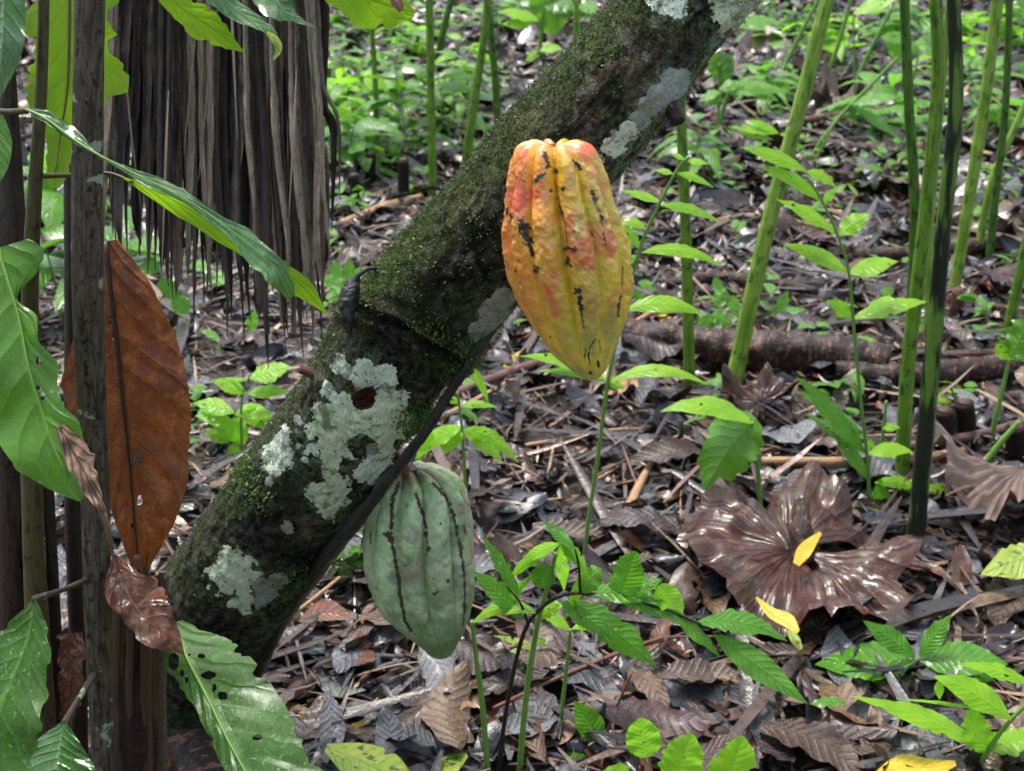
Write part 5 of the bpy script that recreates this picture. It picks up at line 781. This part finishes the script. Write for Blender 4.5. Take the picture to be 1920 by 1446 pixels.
leaf('leaf', L5, [1, 6, 14, 14, 12, 20, 1], [2, 12, 22, 20, 14, 22, 1], M['leaf_back'], s2, gy=-.6, seed=46, nt=7, ns=70, bite=.12, label=None) if False else tag(leaf('leaf', L5, [1, 6, 14, 14, 12, 20, 1], [2, 12, 22, 20, 14, 22, 1], M['leaf_back'], s2, gy=-.5, seed=46, nt=7, ns=70, bite=.12), 'narrow bright green underside of a long drooping leaf')
tube('petiole', [P(72, 330, 1.01), P(150, 328, 1.04), P(205, 325, 1.04), P(250, 342, 1.03)], [.0026, .0018, .0014, .001], M['sap_green'], s2, n=16)
s3 = thing('cacao_sapling', gpt(10, 1446, 1.15), 'dark stem at the far left edge whose glossy leaves reach into view', 'sapling')
pole('stem', [(14, -90, 1.05), (14, 120, 1.06), (18, 300, 1.08), (22, 480, 1.10), (24, 700, 1.14), (26, 900, 1.18)], [10, 15, 22, 29, 30, 30], 'sap_dark', s3, rough=.06)
leaf('leaf', [(4, -70, .95), (6, 20, .95), (2, 100, .95), (-4, 190, .96)], [40, 42, 38, 2], [40, 50, 40, 2], M['leaf_dark'], s3, gy=.4, gx=-.6, fold=.3, seed=47, nt=8)
leaf('leaf', [(2, 215, .98), (-2, 260, .98), (-6, 310, .98), (-10, 352, .98)], [4, 24, 22, 2], [4, 24, 22, 2], M['leaf_mid'], s3, gy=.3, gx=-.5, seed=48, nt=6)
L4 = [(48, 205, .95), (85, 222, .945), (130, 256, .94), (180, 288, .93), (225, 312, .93), (280, 340, .93), (345, 372, .93), (410, 415, .93), (470, 462, .93), (520, 508, .93), (546, 558, .94)]
tag(leaf('leaf', L4, [2, 18, 20, 5, 5, 14, 18, 18, 30, 28, 8], [2, 9, 7, 4, 6, 12, 10, 14, 24, 32, 8], M['leaf_dark'], s3, gy=.8, gx=.2, fold=-.25, seed=49, nt=10, ns=130, bite=.34, wav=.30, nwav=5, crum=.10), 'long narrow wet leaf drooping diagonally across the palm skirt')
midrib(L4, .0012, M['stem_green'], s3, s0=.0, s1=.9, lift=.0026)
tube('petiole', [P(-40, 200, .98), P(10, 209, .96), P(50, 207, .95)], [.0022, .002, .0025], M['sap_green'], s3, n=10)
L10 = [(-4, 465, .99), (14, 525, .985), (36, 600, .98), (54, 690, .975), (78, 770, .975), (106, 850, .97), (152, 938, .97)]
tag(leaf('leaf', L10, [60, 88, 62, 8, 34, 28, 54, 44, 42, 62, 54, 34, 4], [60, 110, 120, 120, 112, 84, 6], M['leaf_mid'], s3, gy=.3, gx=-.35, fold=.22, seed=50, nt=16, ns=120, bite=.10, wav=.10, nwav=3, quilt=.03, holes=[(72, 677, 5, 7), (70, 727, 6, 4), (80, 742, 4, 8), (98, 735, 2.5, 4)]), 'large wet green leaf with wavy lobed edge and a withered brown tip')
midrib(L10, .0016, M['stem_green'], s3, s0=0, s1=.93, lift=.002)
tag(leaf('withered_tip', [(112, 800, .968), (140, 850, .965), (166, 900, .962), (190, 955, .96), (212, 1035, .965)], [10, 36, 20, 8, 2], [10, 22, 26, 10, 3], M['leaf_crisp'], s3, gy=.3, gx=.3, crum=.35, seed=51, nt=7, ns=40, bite=.25), 'withered tan tip curling down from the large green leaf')
leaf('withered_tip', [(186, 940, .962), (198, 975, .96), (206, 1010, .962), (212, 1046, .968)], [8, 6, 5, 2], [7, 5, 4, 2], M['leaf_crisp'], s3, gy=.3, fold=1.2, crum=.3, seed=52, nt=3)
# rusty leaf, curled leaf, holey leaf: loose things caught among the stems
rl = thing('rusty_leaf', P(256, 1080, 1.18), 'big rust-orange dead leaf standing upright behind the grey sapling', 'leaf')
L11 = [(198, 452, 1.13), (208, 550, 1.13), (220, 650, 1.135), (229, 740, 1.14), (240, 840, 1.15), (250, 950, 1.165), (260, 1070, 1.18)]
leaf('blade', L11, [24, 80, 112, 125, 118, 94, 20], [4, 44, 90, 114, 56, 42, 12], M['leaf_rust'], rl, gy=.1, gx=-.12, fold=.12, wav=.05, bite=.06, seed=53, nt=36, ns=190, quilt=.03, holes=[(206, 598, 4, 9), (213, 628, 3, 10), (255, 856, 14, 14), (262, 940, 5, 10), (248, 985, 3, 8)])
midrib(L11, .0022, M['stem_black'], rl, s1=1., lift=.0016)
leaf('blade_patch', [(240, 842, 1.156), (256, 856, 1.157), (268, 870, 1.158)], [8, 15, 5], [8, 14, 6], M['leaf_crisp'], rl, gy=0, seed=5, crum=.3)
tube('petiole', [P(258, 1040, 1.175), P(262, 1090, 1.18), P(258, 1180, 1.19)], [.004, .0045, .005], M['stem_brown'], rl, n=12)
cl = leaf('curled_brown_leaf', [(214, 1040, 1.12), (232, 1100, 1.10), (262, 1150, 1.09), (300, 1185, 1.09), (346, 1226, 1.10)], [4, 52, 66, 42, 1], [4, 38, 36, 36, 1], M['leaf_curl'], gy=.9, gx=.2, fold=.3, wav=.35, nwav=2, crum=.22, seed=54, nt=12, ns=60, bite=.15, loc=P(262, 1150, 1.1)); tag(cl, 'glossy curled red-brown leaf perched on the broken palm stalk', 'leaf')
hl = thing('holey_leaf', P(330, 1175, 1.24), 'large green leaf full of insect holes in the bottom left', 'leaf')
L13 = [(326, 1168, 1.24), (350, 1232, 1.20), (385, 1300, 1.16), (426, 1385, 1.12), (470, 1470, 1.08), (520, 1600, 1.04)]
leaf('blade', L13, [16, 84, 112, 126, 140, 110], [6, 44, 34, 30, 40, 50], M['leaf_worn'], hl, gy=.6, gx=-.3, fold=.18, seed=55, nt=36, ns=190, bite=.16, wav=.08, quilt=.03, holes=[(326, 1240, 10, 17), (341, 1262, 4, 7), (378, 1230, 7, 5), (391, 1266, 14, 8), (417, 1305, 9, 8), (482, 1383, 9, 5), (402, 1291, 4, 8), (350, 1275, 3, 6), (500, 1278, 4, 4), (398, 1387, 3, 3), (332, 1285, 3, 5), (355, 1228, 3, 3)])
midrib(L13, .0022, M['stem_green'], hl, s1=.95, lift=.0018)
tube('petiole', [P(327, 1172, 1.24), P(312, 1150, 1.27), P(290, 1135, 1.30)], [.003, .0026, .003], M['stem_green'], hl, n=10)
cb = leaf('crumpled_leaf', [(128, 1188, 1.22), (134, 1250, 1.22), (130, 1310, 1.23), (122, 1370, 1.24)], [26, 30, 26, 8], [24, 26, 22, 6], M['leaf_curl'], gy=.2, crum=.6, seed=56, nt=8, ns=40, bite=.3, loc=P(130, 1370, 1.24)); tag(cb, 'crumpled papery brown leaf wedged behind the grey sapling at lower left', 'leaf')
ds = thing('palm_stalk_cluster', gpt(66, 1446, 1.25), 'cluster of upright brown dried stalks at the lower left', 'palm stalks')
for pts, hw, mt in [([(50, 700, 1.16), (58, 950, 1.19), (74, 1200, 1.22), (92, 1446, 1.26)], [14, 20, 20, 20], 'stalk'), ([(32, 760, 1.17), (34, 950, 1.2), (42, 1150, 1.23), (56, 1446, 1.27)], [7, 8, 9, 10], 'sap_dark'), ([(84, 780, 1.18), (92, 950, 1.2), (104, 1180, 1.24), (118, 1446, 1.28)], [9, 11, 11, 12], 'sap_dark')]: pole('stalk', pts, hw, mt, ds, rough=.06, m=14)
pole('dark_palm_stalk', [(128, 300, 1.22), (132, 600, 1.24), (136, 950, 1.27), (146, 1200, 1.31), (150, 1446, 1.35)], [9, 11, 15, 16, 16], 'stem_black', rough=.1, label='blackened stalk half hidden behind the grey sapling', cat='palm stalk')
pb = thing('broken_palm_stalk', gpt(262, 1446, 1.3), 'broken fibrous palm stalk under the curled brown leaf', 'palm stalk')
r = random.Random(9)
for i in range(11):
    x = 208 + i * 9.2; w = r.uniform(6, 9); dd = 1.19 + r.uniform(-.008, .012) - .012 * math.sin(i / 10 * 3.14); mid = [(x + 12, 1085 + r.uniform(-20, 20), dd - .03), (x + 8, 1180, dd), (x + 6, 1300, dd + .05), (x + 8, 1400, dd + .1), (x + 8, 1520, dd + .15)]
    leaf('fibre_strip', mid, [w * .7, w, w, w, w], [w * .7, w, w, w, w], M[r.choice(['stalk', 'stalk', 'strip_d', 'strip_m'])], pb, gy=0, gx=(i - 5) * .25, fold=r.uniform(.5, 1.1), wav=.1, seed=i, ns=36, nt=2, crum=.1)
tube('core', [P(262, 1120, 1.2), P(258, 1300, 1.26), P(262, 1520, 1.37)], [.018, .022, .025], M['stem_black'], pb, n=16, m=12, rough=.15)
rt2 = tube('mossy_root', [G(345, 1400) + [0, 0, .12], G(372, 1430) + [.02, -.06, .05], G(395, 1500) + [.02, -.1, -.02]], [.06, .045, .02], M['log'], n=30, m=18, rough=.25, rs=18); tag(rt2, 'dark mossy root bulging from the ground at the foot of the trunk', 'root')
# leaves on a twig just above the picture
ob = thing('overhanging_branch', P(500, -190, 1.08), 'twig overhead whose green leaves dip into the top left of the view', 'branch')
tube('twig', [P(60, -260, 1.05), P(300, -200, 1.07), P(500, -170, 1.08), P(700, -190, 1.10), P(900, -260, 1.14)], [.006, .005, .0045, .004, .003], M['sap'], ob, n=30)
tag(leaf('leaf', [(262, -170, 1.07), (290, -60, 1.05), (330, 6, 1.05), (392, 50, 1.05), (458, 98, 1.05)], [10, 34, 28, 32, 1], [10, 26, 22, 34, 1], M['leaf_back'], ob, gy=-.2, seed=61, nt=12, ns=60, bite=.3), 'bright yellow-green torn leaf with translucent blade')
leaf('leaf', [(372, -180, 1.06), (395, -60, 1.03), (430, 8, 1.03), (482, 42, 1.03), (512, 66, 1.03), (516, 112, 1.03)], [6, 30, 20, 13, 8, 2], [6, 30, 26, 14, 9, 3], M['leaf_dark'], ob, gy=.8, seed=62, nt=8, ns=60, wav=.2, bite=.15)
leaf('leaf', [(500, -64 + 124, 1.028), (516, 74, 1.028), (522, 92, 1.028), (513, 112, 1.028)], [3, 7, 7, 2], [3, 8, 6, 2], M['leaf_lime'], ob, gy=.6, seed=66, nt=4)
leaf('leaf', [(500, -170, 1.08), (505, -60, 1.06), (522, 6, 1.05), (552, 34, 1.05), (592, 52, 1.05)], [8, 46, 36, 11, 1], [8, 50, 36, 9, 1], M['leaf_dark'], ob, gy=.6, seed=63, nt=8, ns=60, wav=.2, bite=.2)
tag(leaf('leaf', [(590, -150, 1.08), (625, -60, 1.07), (672, -10, 1.07), (730, 12, 1.07), (778, 26, 1.07)], [8, 50, 58, 40, 6], [8, 40, 54, 46, 10], M['leaf_back'], ob, gy=-.2, seed=64, nt=12, ns=60, bite=.25, holes=[(745, 2, 10, 9)]), 'yellow-green leaf tip with brown decayed spots')
leaf('decayed_spot', [(735, -12, 1.066), (742, 4, 1.066), (752, 22, 1.066)], [9, 14, 6], [8, 9, 4], M['leaf_curl'], ob, gy=0, seed=65, crum=.3)
